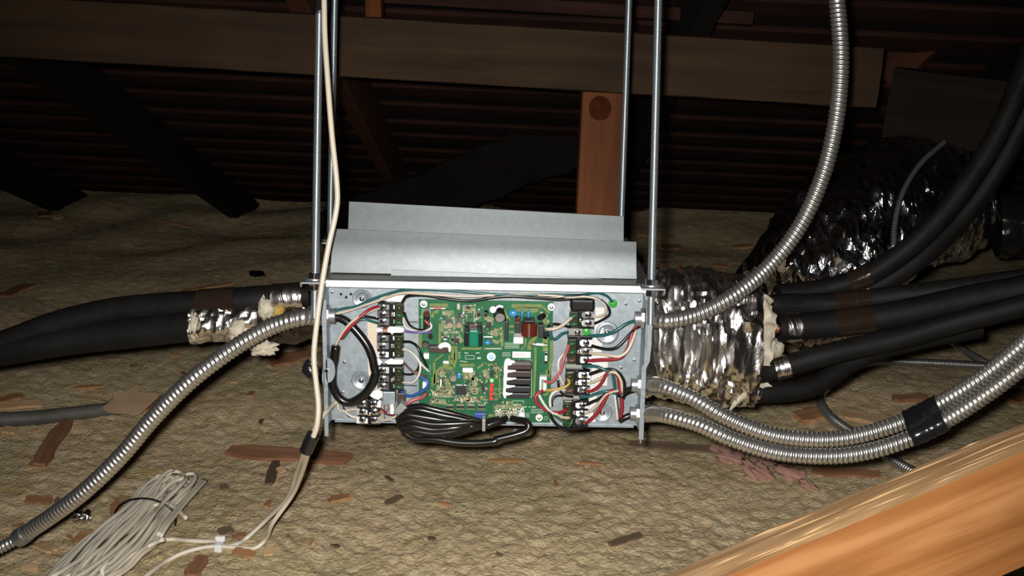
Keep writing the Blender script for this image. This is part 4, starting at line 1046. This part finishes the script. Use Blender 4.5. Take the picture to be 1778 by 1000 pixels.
# upper right conduit
w0 = wall(1117, 553, 1, .024)
pts = [w0 + Vector((.010, 0, 0)), P(1160, 557, 1.32), P(1215, 544, 1.32), P(1275, 512, 1.32), P(1335, 462, 1.33), P(1390, 390, 1.33), P(1430, 300, 1.32), P(1453, 200, 1.31), P(1460, 100, 1.30), P(1453, 0, 1.30), P(1438, -120, 1.31), P(1410, -260, 1.34)]
conduit('tall ribbed conduit curving up past the right end of the beam', pts, .0102, .0056, (w0, (1, 0, 0)))
# the two lower right conduits
w0 = wall(1117, 668, 1, .022)
pts = [w0 + Vector((.010, 0, 0)), P(1150, 671, 1.32), P(1200, 690, 1.30), P(1260, 724, 1.28), P(1330, 752, 1.27), P(1400, 763, 1.26), P(1470, 760, 1.25), P(1540, 742, 1.24), P(1600, 717, 1.23), P(1680, 672, 1.20), P(1760, 612, 1.17), P(1880, 500, 1.12)]
conduit('upper of the two taped conduits leaving the lower right of the box', pts, .0098, .0056, (w0, (1, 0, 0)))
w0 = wall(1116, 718, 1, .022)
pts2 = [w0 + Vector((.010, 0, 0)), P(1150, 720, 1.30), P(1210, 736, 1.27), P(1270, 762, 1.25), P(1340, 784, 1.24), P(1410, 792, 1.23), P(1480, 789, 1.22), P(1550, 772, 1.21), P(1620, 742, 1.20), P(1700, 693, 1.17), P(1780, 632, 1.14), P(1890, 530, 1.10)]
conduit('lower of the two taped conduits leaving the lower right of the box', pts2, .0098, .0056, (w0, (1, 0, 0)))
# tape round both
C1, s1 = spline(pts, .004); C2, s2 = spline(pts2, .004)
def near(C, px, py):
    best, bi = 1e9, 0
    for i, q in enumerate(C):
        v = Vector(q) - CAM; dd = v.dot(FWD); x = 889 + F * v.dot(RGT) / dd; y = 500 - F * v.dot(UPV) / dd
        e_ = (x - px) ** 2 + (y - py) ** 2
        if e_ < best: best, bi = e_, i
    return bi
ia, ib = near(C1, 1577, 728), near(C1, 1632, 700)
rings = []
for k_ in range(13):
    a = Vector(C1[int(ia + (ib - ia) * k_ / 12)]); j = near(C2, *(lambda v: (889 + F * v.dot(RGT) / v.dot(FWD), 500 - F * v.dot(UPV) / v.dot(FWD)))(a - CAM + Vector((.004, 0, -.03)))); b_ = Vector(C2[j])
    ax = Vector(C1[min(len(C1)-1, ia + 10)] - C1[ia]).normalized()
    d = (b_ - a); d -= ax * d.dot(ax); L = d.length; d.normalize(); nrm = ax.cross(d); rr = .0112 + .0006 * math.sin(k_ * 2.1)
    b2 = a + d * L
    ring = [a + d * (rr * math.cos(t)) + nrm * (rr * math.sin(t)) for t in np.linspace(math.pi / 2, 1.5 * math.pi, 10)] + [b2 + d * (rr * math.cos(t)) + nrm * (rr * math.sin(t)) for t in np.linspace(-math.pi / 2, math.pi / 2, 10)]
    rings.append([tuple(q) for q in ring])
mb = MB(); n = 20; mb.add([q for r_ in rings for q in r_], [(i*n + j, i*n + (j+1) % n, (i+1)*n + (j+1) % n, (i+1)*n + j) for i in range(12) for j in range(n)])
o = mb.build('tape_wrap', 'tape_black', None, smooth=60); tag(o, 'glossy black tape wrapped round the two lower right conduits', 'tape')
# conduits lying on the insulation at the right
pts = [G(1760, 640, .02), G(1710, 635, .02), G(1596, 629, .02), G(1519, 628, .02), G(1474, 642, .02), G(1438, 668, .02), G(1423, 692, .02), G(1440, 722, .02), G(1480, 752, .018), G(1535, 790, .012), G(1590, 822, .012), G(1660, 860, .012)]
conduit('dull conduit lying in a curve on the insulation behind the taped pair', pts, .0105, .0062, None, 'conduit_dull', base=4)
pts = [G(1600, 560, .025), G(1645, 588, .025), G(1675, 608, .022), G(1712, 630, .02), G(1800, 668, .012)]
conduit('short dull conduit on the insulation under the black pipes at right', pts, .0100, .0060, None, 'conduit_dull', base=2)
pts = [P(1640, 246, 1.98), P(1600, 282, 1.93), P(1570, 328, 1.88), P(1555, 380, 1.84), P(1551, 430, 1.80)]
conduit('thin grey conduit bowing in front of the foil duct', pts, .0046, .0060, None, 'conduit_dull', base=-1)
conduit('small dull conduit end poking between the black pipes at right', [G(1566, 512, .05), G(1572, 494, .07), G(1578, 480, .09)], .010, .0060, None, 'conduit_dull')

# ================================================================== insulated pipes
def pipe(label, pts, r, sd, stub=None, straps=(), group='black insulated pipes', taps=()):
    root = empty('insulated_pipe', pts[0], label, 'pipe', group)
    C, s = spline(pts, .010); n = 20
    th = np.linspace(0, 2 * math.pi, n, endpoint=False)
    R = r * (1 + .05 * pn(s[:, None] * 9 + sd, np.cos(th)[None, :] * 1.2, np.sin(th)[None, :] * 1.2 + sd) + .02 * pn(s[:, None] * 40 + sd, np.cos(th)[None, :] * 4, np.sin(th)[None, :] * 4))
    MB().tube(C, R, n).build('foam_sleeve', 'foam_rubber', root, smooth=60)
    if stub:
        d = Vector(C[0] - C[1]).normalized(); a = Vector(C[0])
        MB().tube([a - d * .01, a + d * stub], r * .34, 14).build('copper_end', 'copper', root, smooth=40)
    for (t, wd, mt, nm) in straps:
        i = int(t * (len(C) - 1)); j = min(len(C) - 1, i + max(2, int(wd / .010)))
        seg = C[i:j + 1]; k = len(seg)
        Rr = r * 1.07 * (1 + .03 * pn(np.arange(k)[:, None] * .9 + sd, np.cos(th)[None, :] * 3, np.sin(th)[None, :] * 3))
        MB().tube(seg, Rr, n, caps=True).build(nm, mt, root, smooth=70)
    return root
# left pair
pipe('upper black insulated pipe going left from the box', [P(540, 513, 1.44), P(470, 518, 1.44), P(400, 524, 1.44), P(300, 530, 1.45), P(200, 540, 1.46), P(110, 560, 1.46), P(30, 588, 1.46), P(-100, 640, 1.46)], .0185, 1.0, None, ((.035, .04, 'foil', 'foil_tape'), (.21, .05, 'tape_brown', 'tape')))
pipe('lower black insulated pipe going left, ending in torn foil wrap', [P(345, 563, 1.44), P(250, 574, 1.45), P(150, 586, 1.46), P(50, 600, 1.46), P(-100, 625, 1.47)], .0215, 2.0, None)
# right upper pair, rising to the corner
up1 = [P(1352, 512, 1.60), P(1440, 500, 1.60), P(1510, 476, 1.58), P(1585, 424, 1.56), P(1655, 350, 1.55), P(1715, 262, 1.54), P(1762, 170, 1.53), P(1800, 60, 1.52), P(1830, -80, 1.52)]
pipe('inner of two black insulated pipes curving up to the right corner', up1, .0155, 3.0, None, ((.17, .03, 'tape_brown', 'tape'), (.70, .07, 'tape_black', 'tape')))
up2 = [P(1440, 518, 1.64), P(1520, 496, 1.63), P(1600, 446, 1.62), P(1676, 370, 1.62), P(1738, 282, 1.60), P(1788, 180, 1.58), P(1830, 60, 1.56)]
pipe('outer of two black insulated pipes curving up to the right corner', up2, .0165, 4.0)
pipe('thin upper pipe of the straight black pair right of the foil wrap', [P(1338, 530, 1.52), P(1450, 527, 1.52), P(1580, 512, 1.50), P(1700, 497, 1.47), P(1850, 474, 1.44)], .0155, 5.0, None, ((.03, .03, 'tape_black', 'tape'), (.24, .05, 'tape_brown', 'tape')))
pipe('thick lower pipe of the straight black pair right of the foil wrap', [P(1351, 570, 1.48), P(1450, 562, 1.48), P(1550, 547, 1.47), P(1700, 516, 1.45), P(1850, 488, 1.42)], .0188, 6.0, .020, ((.05, .02, 'foil', 'foil_tape'), (.22, .05, 'tape_brown', 'tape')))
pipe('black insulated pipe with copper tip, crossing above the floor conduit', [P(1310, 648, 1.455), P(1340, 643, 1.46), P(1443, 614, 1.45), P(1557, 588, 1.44), P(1672, 557, 1.42), P(1850, 512, 1.38)], .0152, 7.0, .022, ((.075, .014, 'foil', 'foil_tape'),))
pipe('short bent black insulated pipe lowest beside the foil wrap', [P(1279, 676, 1.465), P(1329, 681, 1.47), P(1400, 674, 1.48), P(1442, 654, 1.49), P(1480, 628, 1.50), P(1560, 598, 1.50), P(1700, 570, 1.5)], .0145, 8.0, .014, ((.045, .012, 'foil', 'foil_tape'),))
# half-buried grey pipe at the left
o = MB().tube(spline([G(-60, 730, .012), G(40, 727, .012), G(130, 718, .010), G(215, 708, .010), G(260, 702, -.005)], .02)[0], .0150, 14).build('drain_pipe', 'pvc_grey', None, smooth=60); tag(o, 'dark grey pipe half buried in insulation at the left edge', 'pipe')

# ================================================================== foil wraps
def crumple(C0, C1, ry, rz, nx, nt, amp, sd, taper=(1, 1), power=2.4, ridge=(16, 3.0)):
    """crumpled sleeve around the line C0-C1, section a rounded box ry x rz"""
    C0, C1 = np.array(C0, float), np.array(C1, float); V = np.zeros((nx, nt + 1, 3))
    for i, t in enumerate(np.linspace(0, 1, nx)):
        c = C0 + (C1 - C0) * t; sc = taper[0] + (taper[1] - taper[0]) * t
        th = np.linspace(0, 2 * math.pi, nt + 1); th[-1] = 0
        cy = np.sign(np.cos(th)) * np.abs(np.cos(th)) ** (2 / power); cz = np.sign(np.sin(th)) * np.abs(np.sin(th)) ** (2 / power)
        s = t * np.linalg.norm(C1 - C0)
        n1 = 1 - 2.2 * np.abs(pn(s * ridge[0] * 3 + sd, np.cos(th) * ridge[1] * .45, np.sin(th) * ridge[1] * .45 + sd))
        n2 = pn(s * 70 + sd, np.cos(th) * ridge[1] * 2, np.sin(th) * ridge[1] * 2) + .8 * (1 - 2 * np.abs(pn(s * 45 + sd, np.cos(th) * 6, np.sin(th) * 6 + 3)))
        n3 = pn(s * 8 + sd, np.cos(th) * 1.1, np.sin(th) * 1.1)
        k = 1 + amp * (n1 + .5 * n2 + 1.2 * n3)
        V[i] = np.stack([np.full(nt + 1, c[0]), c[1] + ry * sc * cy * k, c[2] + rz * sc * cz * k], 1)
    return V
fw = empty('foil_wrap', P(1215, 690, 1.50), 'crumpled silver foil insulation wrap on the right side of the box', 'insulation wrap')
a = B(1120, 578, -.10); e = P(1302, 588, 1.50)
zc = (P(1200, 462, 1.50).z + P(1200, 668, 1.50).z) / 2; rz = (P(1200, 462, 1.50).z - P(1200, 668, 1.50).z) / 2
V = crumple((XR - .004, YB + .10, zc + .006), (e.x, e.y + .0, zc - .018), .082, rz, 96, 116, .08, 2.0, (.98, 1.04), 2.7)
mb = MB(); mb.grid(V); mb.build('foil_sleeve', 'foil', fw, smooth=24)
# torn fibreglass edge
V2 = crumple((e.x - .03, e.y, zc - .014), (e.x + .016, e.y + .004, zc - .026), .070, rz * .93, 26, 110, .10, 5.0, (1.0, .90), 2.6)
jag = .016 * pn(np.linspace(0, 14, 111), 2.2) + .010 * pn(np.linspace(0, 40, 111), 5.2)
V2[-8:, :, 0] += np.linspace(0, 1, 8)[:, None] * jag[None, :]
mb = MB(); mb.grid(V2); last = V2[-1, :-1]; cc = last.mean(0) - np.array((.02, 0, 0))
inner = cc + (last - cc) * .55; inner[:, 0] -= .015 + .01 * pn(np.linspace(0, 30, len(last)), 8.8)
mb.grid(np.stack([np.vstack([last, last[:1]]), np.vstack([inner, inner[:1]])])); mb.add(list(inner), [tuple(range(len(inner)))])
mb.build('fibreglass_edge', 'fibreglass_white', fw, smooth=50)
for (q0, q1, q2) in (((1292, 640, 1.44), (1300, 670, 1.44), (1268, 712, 1.45)),):
    C, s = spline([P(*q0), P(*q1), P(*q2)], .004); mb = MB()
    hw = np.interp(np.linspace(0, 1, len(C)), [0, .5, 1], [.014, .009, .002])
    mb.grid(np.stack([np.stack([c + np.array((-h, .001 * pn(i * .4, 1), 0)) for i, (c, h) in enumerate(zip(C, hw))]), np.stack([c + np.array((0, -.003, 0)) for c in C]), np.stack([c + np.array((h, .001 * pn(i * .5, 2), 0)) for i, (c, h) in enumerate(zip(C, hw))])]))
    mb.build('torn_flap', 'fibreglass_white', fw, smooth=60)
# left wrap
fl_ = empty('foil_wrap', P(430, 600, 1.46), 'torn foil wrap with fibreglass on the left pipes beside the box', 'insulation wrap')
a = P(335, 562, 1.445); e = P(455, 548, 1.45)
V = crumple(a, e, .026, .026, 60, 70, .09, 7.0, (.95, 1.05), 2.0, (20, 3)); mb = MB(); mb.grid(V); mb.build('foil_sleeve', 'foil', fl_, smooth=38)
V = crumple(P(448, 552, 1.46), (XL - .002, YB + .09, P(548, 545, 1.46).z), .030, .032, 50, 70, .10, 9.0, (1.0, 1.15), 2.2, (16, 3)); mb = MB(); mb.grid(V); mb.build('foil_sleeve', 'tape_brown', fl_, smooth=38)
def tuft(c, sx, sy, sz, sd, name, mat, par, n=26, k=18, amp=.5):
    c = np.array(c); th = np.linspace(0, 2 * math.pi, n + 1); ph = np.linspace(.02, math.pi - .02, k); T, Pq = np.meshgrid(th, ph)
    D = np.stack([np.sin(Pq) * np.cos(T), np.sin(Pq) * np.sin(T), np.cos(Pq)], -1)
    r = 1 + amp * (pn(D[..., 0] * 1.8 + sd, D[..., 1] * 1.8, D[..., 2] * 1.8) + .6 * pn(D[..., 0] * 5 + sd, D[..., 1] * 5, D[..., 2] * 5) + .3 * pn(D[..., 0] * 11, D[..., 1] * 11 + sd, D[..., 2] * 11))
    mb = MB(); mb.grid((c + D * np.array((sx, sy, sz)) * r[..., None])[:, ::-1]); return mb.build(name, mat, par, smooth=180)
tuft(P(1328, 606, 1.50), .024, .016, .022, 8.1, 'fibreglass_tuft', 'fibreglass_white', fw, amp=.35)
tuft(P(336, 567, 1.425), .006, .008, .017, 1.1, 'fibreglass_tuft', 'fibreglass_white', fl_)
tuft(P(415, 575, 1.425), .013, .008, .016, 2.1, 'fibreglass_tuft', 'fibreglass_white', fl_)
tuft(P(461, 535, 1.425), .010, .009, .014, 3.1, 'fibreglass_tuft', 'fibreglass_white', fl_)
tuft(P(480, 540, 1.43), .012, .007, .008, 4.1, 'fibreglass_tuft', 'fibreglass_yellow', fl_)
tuft(P(455, 604, 1.44), .020, .010, .010, 5.1, 'fibreglass_tuft', 'fibreglass_white', fl_)

# ================================================================== foil ducts
def duct(label, pts, r, sd, amp, mat='foil_duct'):
    C, s = spline(pts, .014); n = 80; th = np.linspace(0, 2 * math.pi, n, endpoint=False)
    ridge = np.sin(s[:, None] * 2 * math.pi / .05) * .018
    ns = (1 - 2.2 * np.abs(pn(s[:, None] * 20 + sd, np.cos(th)[None] * 2.2, np.sin(th)[None] * 2.2))) + .8 * pn(s[:, None] * 50, np.cos(th)[None] * 5 + sd, np.sin(th)[None] * 5)
    mb = MB(); mb.tube(C, r * (1 + ridge + amp * ns), n); o = mb.build('flexible_duct', mat, None, smooth=28)
    return tag(o, label, 'duct', 'foil ducts')
duct('crumpled foil duct sparkling behind the tall conduit at upper right', [P(1395, 545, 2.0), P(1440, 460, 2.05), P(1500, 385, 2.15), P(1570, 350, 2.35), P(1630, 360, 2.5)], .132, 3.3, .085)
duct('dark crinkled duct at the right edge behind the curving pipes', [P(1730, 390, 2.42), P(1790, 388, 2.4), P(1860, 380, 2.35), P(2000, 370, 2.3)], .072, 8.3, .06, 'duct_black')

# ================================================================== white control cable and coil
def cable(label, pts, r=.0034, name='control_cable', mat='cream_wire', cat='cable'):
    return tag(MB().tube(spline(pts, .006)[0], r, 10).build(name, mat, None, smooth=180), label, cat)
cable('white cable hanging beside the left rods in front of the box', [P(562, -60, 1.235), P(563, 10, 1.235), P(564, 60, 1.235), P(568, 125, 1.235), P(576, 230, 1.235), P(585, 320, 1.235), P(584, 365, 1.235), P(570, 430, 1.235), P(558, 500, 1.235), P(549, 570, 1.235), P(545, 620, 1.235), P(549, 665, 1.235), P(553, 705, 1.235), P(550, 740, 1.235), P(541, 766, 1.24)], .0033)
mb = MB(); mb.tube(spline([P(560, -30, 1.25), P(559, 0, 1.25), P(558, 21, 1.25)], .004)[0], .0085, 14); tag(mb.build('tape_wrap', 'tape_black', None, smooth=60), 'black tape at the top of the left rod and cable', 'tape')
mb = MB(); C, s = spline([P(543, 626, 1.245), P(538, 640, 1.245), P(546, 655, 1.24)], .003); mb.tube(C, np.interp(np.linspace(0, 1, len(C)), [0, .5, 1], [.007, .010, .006]), 14); tag(mb.build('tape_wrap', 'tape_black', None, smooth=60), 'black tape knot on the white cable halfway down the box', 'tape')
mb = MB(); mb.tube(spline([P(544, 755, 1.24), P(538, 768, 1.245), P(531, 784, 1.25)], .003)[0], .0078, 14); tag(mb.build('tape_wrap', 'tape_black', None, smooth=60), 'black tape joining the two white cables below the box', 'tape')
# two cables down to the clip, lying on the insulation at the end
clip = G(*Z8(1040, 782), .008)
def z8(pts, d0, d1=None, up=.006):
    out = []
    for i, q in enumerate(pts):
        g = G(*Z8(*q), up); dg = (g - CAM).dot(FWD)
        t = i / (len(pts) - 1)
        dd = d0 + (dg - d0) * min(1, t * 1.6) if d0 else dg
        out.append(P(*Z8(*q), min(dd, dg)))
    return out
cable('left strand of the white cable pair dropping to the clip', z8([(1665, 95), (1610, 240), (1545, 425), (1400, 580), (1250, 720), (1170, 770), (1080, 785)], 1.25) + z8([(1020, 752), (930, 750), (830, 745), (720, 735), (640, 738)], None), .0034, mat='cable_grey')
cable('right strand of the white cable pair dropping to the clip', z8([(1690, 95), (1640, 260), (1570, 420), (1430, 620), (1385, 730), (1300, 800), (1180, 795), (1080, 788)], 1.25) + z8([(1010, 785), (900, 800), (780, 835), (660, 895), (560, 965), (480, 1030)], None), .0034, mat='cable_grey')
cl = empty('cable_clip', clip, 'small white clip holding the two white cables on the insulation', 'clip')
mb = MB(); c = G(*Z8(1042, 782), .010)
mb.box((c.x - .006, c.y - .008, c.z - .008), (c.x + .006, c.y + .012, c.z + .005)); mb.build('clip_body', 'white_plastic', cl, bevel=.002)
mb = MB(); mb.box((c.x - .008, c.y + .006, c.z + .003), (c.x + .008, c.y + .014, c.z + .012)); mb.build('clip_tail', 'white_plastic', cl, bevel=.002)
# coil
co = empty('cable_coil', G(225, 935), 'tied coil of white cable lying on the insulation at lower left', 'cable coil')
A0 = G(120, 1075); A1 = G(305, 868); cen = (A0 + A1) / 2; half = (A1 - A0).length / 2; ax = (A1 - A0).normalized(); pe = Vector((0, 0, 1)).cross(ax).normalized()
if pe.x > 0: pe = -pe
pts = []; turns = 13
for i in range(turns * 28):
    t = i / 28 * 2 * math.pi; k = i / (turns * 28)
    wv = .016 + .030 * ((k * 3.7) % 1.0); la = half * (1 + .10 * math.sin(k * 21) + .05 * math.sin(k * 50))
    z = .010 + .030 * (1 - ((k * 3.7) % 1.0) * .8) + .004 * math.sin(k * 77)
    sq = math.sin(t); base_ = cen + ax * (la * math.cos(t)) - pe * (.028 * math.sin(k * 17)) + pe * (wv * (math.copysign(abs(sq) ** .8, sq)))
    pinch = 1 - .25 * math.exp(-((math.cos(t) - .35) / .3) ** 2)
    q = cen + (base_ - cen); lat = (q - cen).dot(pe); q = q - pe * lat * (1 - pinch)
    q.z = max(float(floor_h(q.x, q.y)), -.02) + z * (1.0 + .3 * pinch) + .004
    pts.append(q)
MB().tube(spline(pts, .010)[0], .0034, 8).build('wound_cable', 'cable_grey', co, smooth=180)
# strap round the coil
tp = cen + ax * half * .35
ringp = [tp + pe * (.050 * math.cos(t)) + Vector((0, 0, .026 + .034 * math.sin(t))) for t in np.linspace(-.3, math.pi + .3, 24)]
MB().tube(spline(ringp, .004)[0], .0016, 6).build('tie_wire', 'black_cable', co, smooth=180)
for q in ([(620, 715), (680, 620), (800, 470), (880, 380), (945, 312)], [(600, 705), (655, 620), (770, 480), (850, 390), (925, 305)], [(640, 735), (560, 770), (420, 850), (330, 915), (220, 1040)]):
    MB().tube(spline([G(*Z8(*p), u) for p, u in zip(q, np.linspace(.050, .030, len(q)))], .008)[0], .0034, 8).build('loose_strand', 'cable_grey', co, smooth=180)
for sd in range(4):
    q = [(770 + sd * 12, 540 + sd * 14), (730 - sd * 10, 490), (640 - sd * 20, 470 + sd * 6), (560 - sd * 20, 540), (500 - sd * 25, 640)]
    MB().tube(spline([G(*Z8(*p), .02 + .006 * sd) for p in q], .008)[0], .0034, 8).build('loose_strand', 'cable_grey', co, smooth=180)

# ================================================================== chips, paper and scraps on the insulation
def chip(px, py, lpx, wpx, ang, mat, label, th=.004, name='wood_chip', cat='wood chip', group=None, tilt=.12, jag=.22, up=.004):
    """flat splinter: pixel centre, pixel length and width in the picture, angle in the ground plane as seen"""
    a = math.radians(ang); dx, dy = math.cos(a) * lpx / 2, -math.sin(a) * lpx / 2
    g0, g1, gc = G(px - dx, py - dy, up), G(px + dx, py + dy, up), G(px, py, up)
    ax = (g1 - g0); L = max(.01, min(ax.length, .40)); ax.normalize()
    nrm = Vector((random.uniform(-tilt, tilt), random.uniform(-tilt, tilt) - .25, 1)).normalized()
    side = nrm.cross(ax).normalized(); nrm = ax.cross(side)
    W = wpx * (gc - CAM).dot(FWD) / F / max(.45, abs(nrm.dot((CAM - gc).normalized())) + .15)
    n = 7; top = []; bot = []
    for i in range(n):
        t = -1 + 2 * i / (n - 1); e0 = 1 if 0 < i < n - 1 else .75
        top.append((t * L / 2 + random.uniform(-1, 1) * jag * W * .4, W / 2 * e0 * (1 + random.uniform(-jag, jag))))
        bot.append((t * L / 2 + random.uniform(-1, 1) * jag * W * .4, -W / 2 * e0 * (1 + random.uniform(-jag, jag))))
    ring = top + bot[::-1]
    mb = MB(); mb.prism([(x, y, -th / 2) for x, y in ring], (0, 0, th))
    o = mb.build(name, mat, None, loc=(0, 0, 0), bevel=0)
    M = Matrix((ax, side, nrm)).transposed().to_4x4(); M.translation = gc + Vector((0, 0, .002)); o.matrix_world = M
    return tag(o, label, cat, group)
chip(500, 792, 207, 22, -4, 'chip_red', 'long flat reddish board piece half buried below the box at left', .010, 'board_scrap', 'board')
chip(1200, 780, 220, 14, -4, 'chip_dark', 'long faded board edge half buried below the right of the box', .008, 'board_scrap', 'board', up=.0)
chip(1468, 824, 120, 16, -2, 'chip_red', 'reddish board strip beside the pink scraps', .008, 'board_scrap', 'board', up=.002)
chip(508, 622, 76, 22, 12, 'chip_red', 'reddish wood piece on the insulation under the left conduit', .008)
chip(93, 768, 92, 14, 57, 'chip_red', 'thin reddish stick slanting below the grey pipe', .007, 'wood_stick', 'stick')
chip(68, 806, 26, 14, 30, 'chip_orange', 'small orange chip at the foot of the slanting stick')
chip(203, 896, 24, 50, 5, 'chip_red', 'upright brown wood block left of the cable coil', .016, 'wood_block', 'wood block')
chip(217, 871, 18, 12, 40, 'chip_tan', 'pale chip resting on top of the brown wood block')
chip(66, 870, 44, 14, -3, 'chip_red', 'reddish chip left of the conduit near the left edge')
chip(157, 938, 46, 22, -4, 'chip_orange', 'dull orange block lying under the tied cable coil', .010, 'wood_block', 'wood block')
chip(82, 952, 26, 24, 20, 'chip_tan', 'pale wood chip below the end of the left conduit')
chip(52, 987, 30, 8, 3, 'chip_tan', 'thin tan sliver at the lower left corner')
chip(16, 748, 24, 12, -5, 'chip_tan', 'tan scrap at the left edge below the grey pipe')
chip(226, 701, 64, 44, -8, 'paper_tan', 'square tan paper scrap beside the left conduit', .0015, 'paper_scrap', 'paper', tilt=.05, jag=.12, up=.045)
chip(252, 706, 26, 36, -30, 'chip_orange', 'folded orange corner of paper touching the left conduit', .002, 'paper_scrap', 'paper', jag=.3)
chip(36, 705, 76, 12, 4, 'chip_tan', 'long tan wood piece above the grey pipe at left', .006)
chip(14, 694, 50, 12, 12, 'chip_orange', 'orange wood piece at the left edge above the grey pipe', .006)
chip(155, 673, 50, 6, 4, 'chip_orange', 'orange fleck behind the square paper scrap')
chip(424, 962, 36, 13, -12, 'chip_orange', 'bright orange chip below the cable clip')
chip(466, 960, 20, 15, 10, 'chip_tan', 'pale chip right of the orange one by the cable clip')
chip(392, 923, 24, 14, 15, 'chip_dark', 'dark chip just above the cable clip')
chip(415, 932, 22, 8, 10, 'chip_red', 'small reddish chip right above the cable clip')
chip(342, 985, 40, 16, 58, 'chip_red', 'reddish stick at the bottom edge beside the cable', .006, 'wood_stick', 'stick')
chip(473, 822, 42, 9, 72, 'chip_dark', 'dark splinter pointing down beside the board piece')
chip(488, 818, 12, 12, 30, 'chip_tan', 'tiny tan chip next to the dark splinter')
chip(390, 847, 14, 10, 10, 'chip_dark', 'dark crumb right of the coil end')
chip(684, 869, 30, 8, 25, 'chip_dark', 'dark brown chip on open insulation below the box')
chip(676, 833, 15, 4, -35, 'chip_dark', 'thin dark sliver above the dark brown chip')
chip(772, 876, 26, 5, -8, 'chip_orange', 'thin orange splinter below the black bundle')
chip(750, 937, 12, 4, -15, 'chip_dark', 'tiny dark sliver low on the open insulation')
chip(1086, 938, 56, 10, 17, 'chip_dark', 'dark bark sliver in front of the near beam')
chip(590, 866, 10, 22, 80, 'chip_orange', 'orange flake on the insulation right of the cables')
chip(880, 801, 60, 5, 0, 'chip_orange', 'faint orange splinter below the middle of the box')
chip(1025, 806, 36, 4, -3, 'chip_orange', 'faint orange splinter under the right of the box')
chip(1408, 722, 48, 22, 12, 'chip_orange', 'orange wood chip inside the curve of the floor conduit', .010)
chip(1500, 728, 84, 16, -14, 'chip_tan', 'long tan wood chip right of the floor conduit', .010)
chip(1580, 692, 60, 12, 3, 'chip_red', 'reddish board scrap behind the black tape', .008)
chip(1768, 690, 34, 20, 20, 'chip_red', 'red brown scrap at the right edge between conduit and beam', .008)
chip(445, 476, 26, 12, 2, 'black_plastic', 'black scrap on the far insulation above the left pipes', .004, 'plastic_scrap', 'scrap')
chip(300, 388, 60, 3, -14, 'chip_orange', 'thin pale stick on the far insulation at left', .006, 'wood_stick', 'stick')
chip(360, 500, 90, 5, 9, 'chip_orange', 'long orange splinter just above the left pipes', .006)
chip(30, 505, 50, 14, 25, 'chip_red', 'dim reddish chip far left on the insulation', .006)
chip(100, 378, 18, 8, 5, 'chip_tan', 'faint chip in the dark far left')
chip(78, 372, 8, 10, 80, 'chip_orange', 'tiny orange fleck in the dark far left')
for (x, y, lb) in ((1290, 428, 'dim orange chip just left of the foil duct'), (1250, 462, 'dim orange chip behind the foil wrap, left of the conduit'), (1165, 430, 'dim orange chip on the far insulation right of the front rod'), (1118, 406, 'dim orange chip between the two right rods')):
    chip(x, y, random.uniform(20, 40), random.uniform(6, 12), random.uniform(-15, 15), 'chip_orange', lb, .006)
# small crumbs all over, told apart by nothing
for i in range(34):
    x = random.uniform(10, 1500); y = random.uniform(600, 990)
    if x > 560 and random.random() < .55: x = random.uniform(10, 560)
    if x > 1120 and y > 850: continue
    if 540 < x < 1130 and y < 780: continue
    chip(x, y, random.uniform(5, 14), random.uniform(3, 6), random.uniform(-80, 80), random.choice(['chip_orange', 'chip_tan', 'chip_dark', 'chip_red', 'chip_dark']), 'tiny wood crumb strewn on the open insulation', .003, 'wood_crumb', 'wood chip', 'wood crumbs')
# foil scrap by the left conduit
tag(tuft(G(144, 898, .008), .013, .010, .010, 6.4, 'foil_scrap', 'foil', None, amp=.8), 'crumpled bright foil scrap under the left conduit', 'foil')
# pink fibreglass scraps
def pink(x, y, sx, sz, ang, sd, lab):
    c = G(x, y, .006); dpt = (c - CAM).dot(FWD) / F
    o = tuft((0, 0, 0), sx * dpt, sx * dpt * .7, sz * dpt, sd, 'fibreglass_scrap', 'fibreglass_pink', None, amp=.6)
    o.location = c; o.rotation_euler = (0, math.radians(ang), 0); return tag(o, lab, 'fibreglass', 'pink fibreglass scraps')
pink(1270, 793, 36, 12, 25, 1.3, 'leftmost pink fibreglass scrap below the lower right conduit')
pink(1318, 822, 34, 13, 35, 2.3, 'middle pink fibreglass scrap under the two conduits, largest')
pink(1325, 796, 20, 12, 10, 3.3, 'small pink fibreglass tuft tucked against the lower conduit')
pink(1375, 822, 30, 11, 20, 4.3, 'pink fibreglass scrap next to the reddish board strip')
pink(1405, 843, 18, 7, 30, 5.3, 'small rightmost pink fibreglass scrap pointing at the near beam')
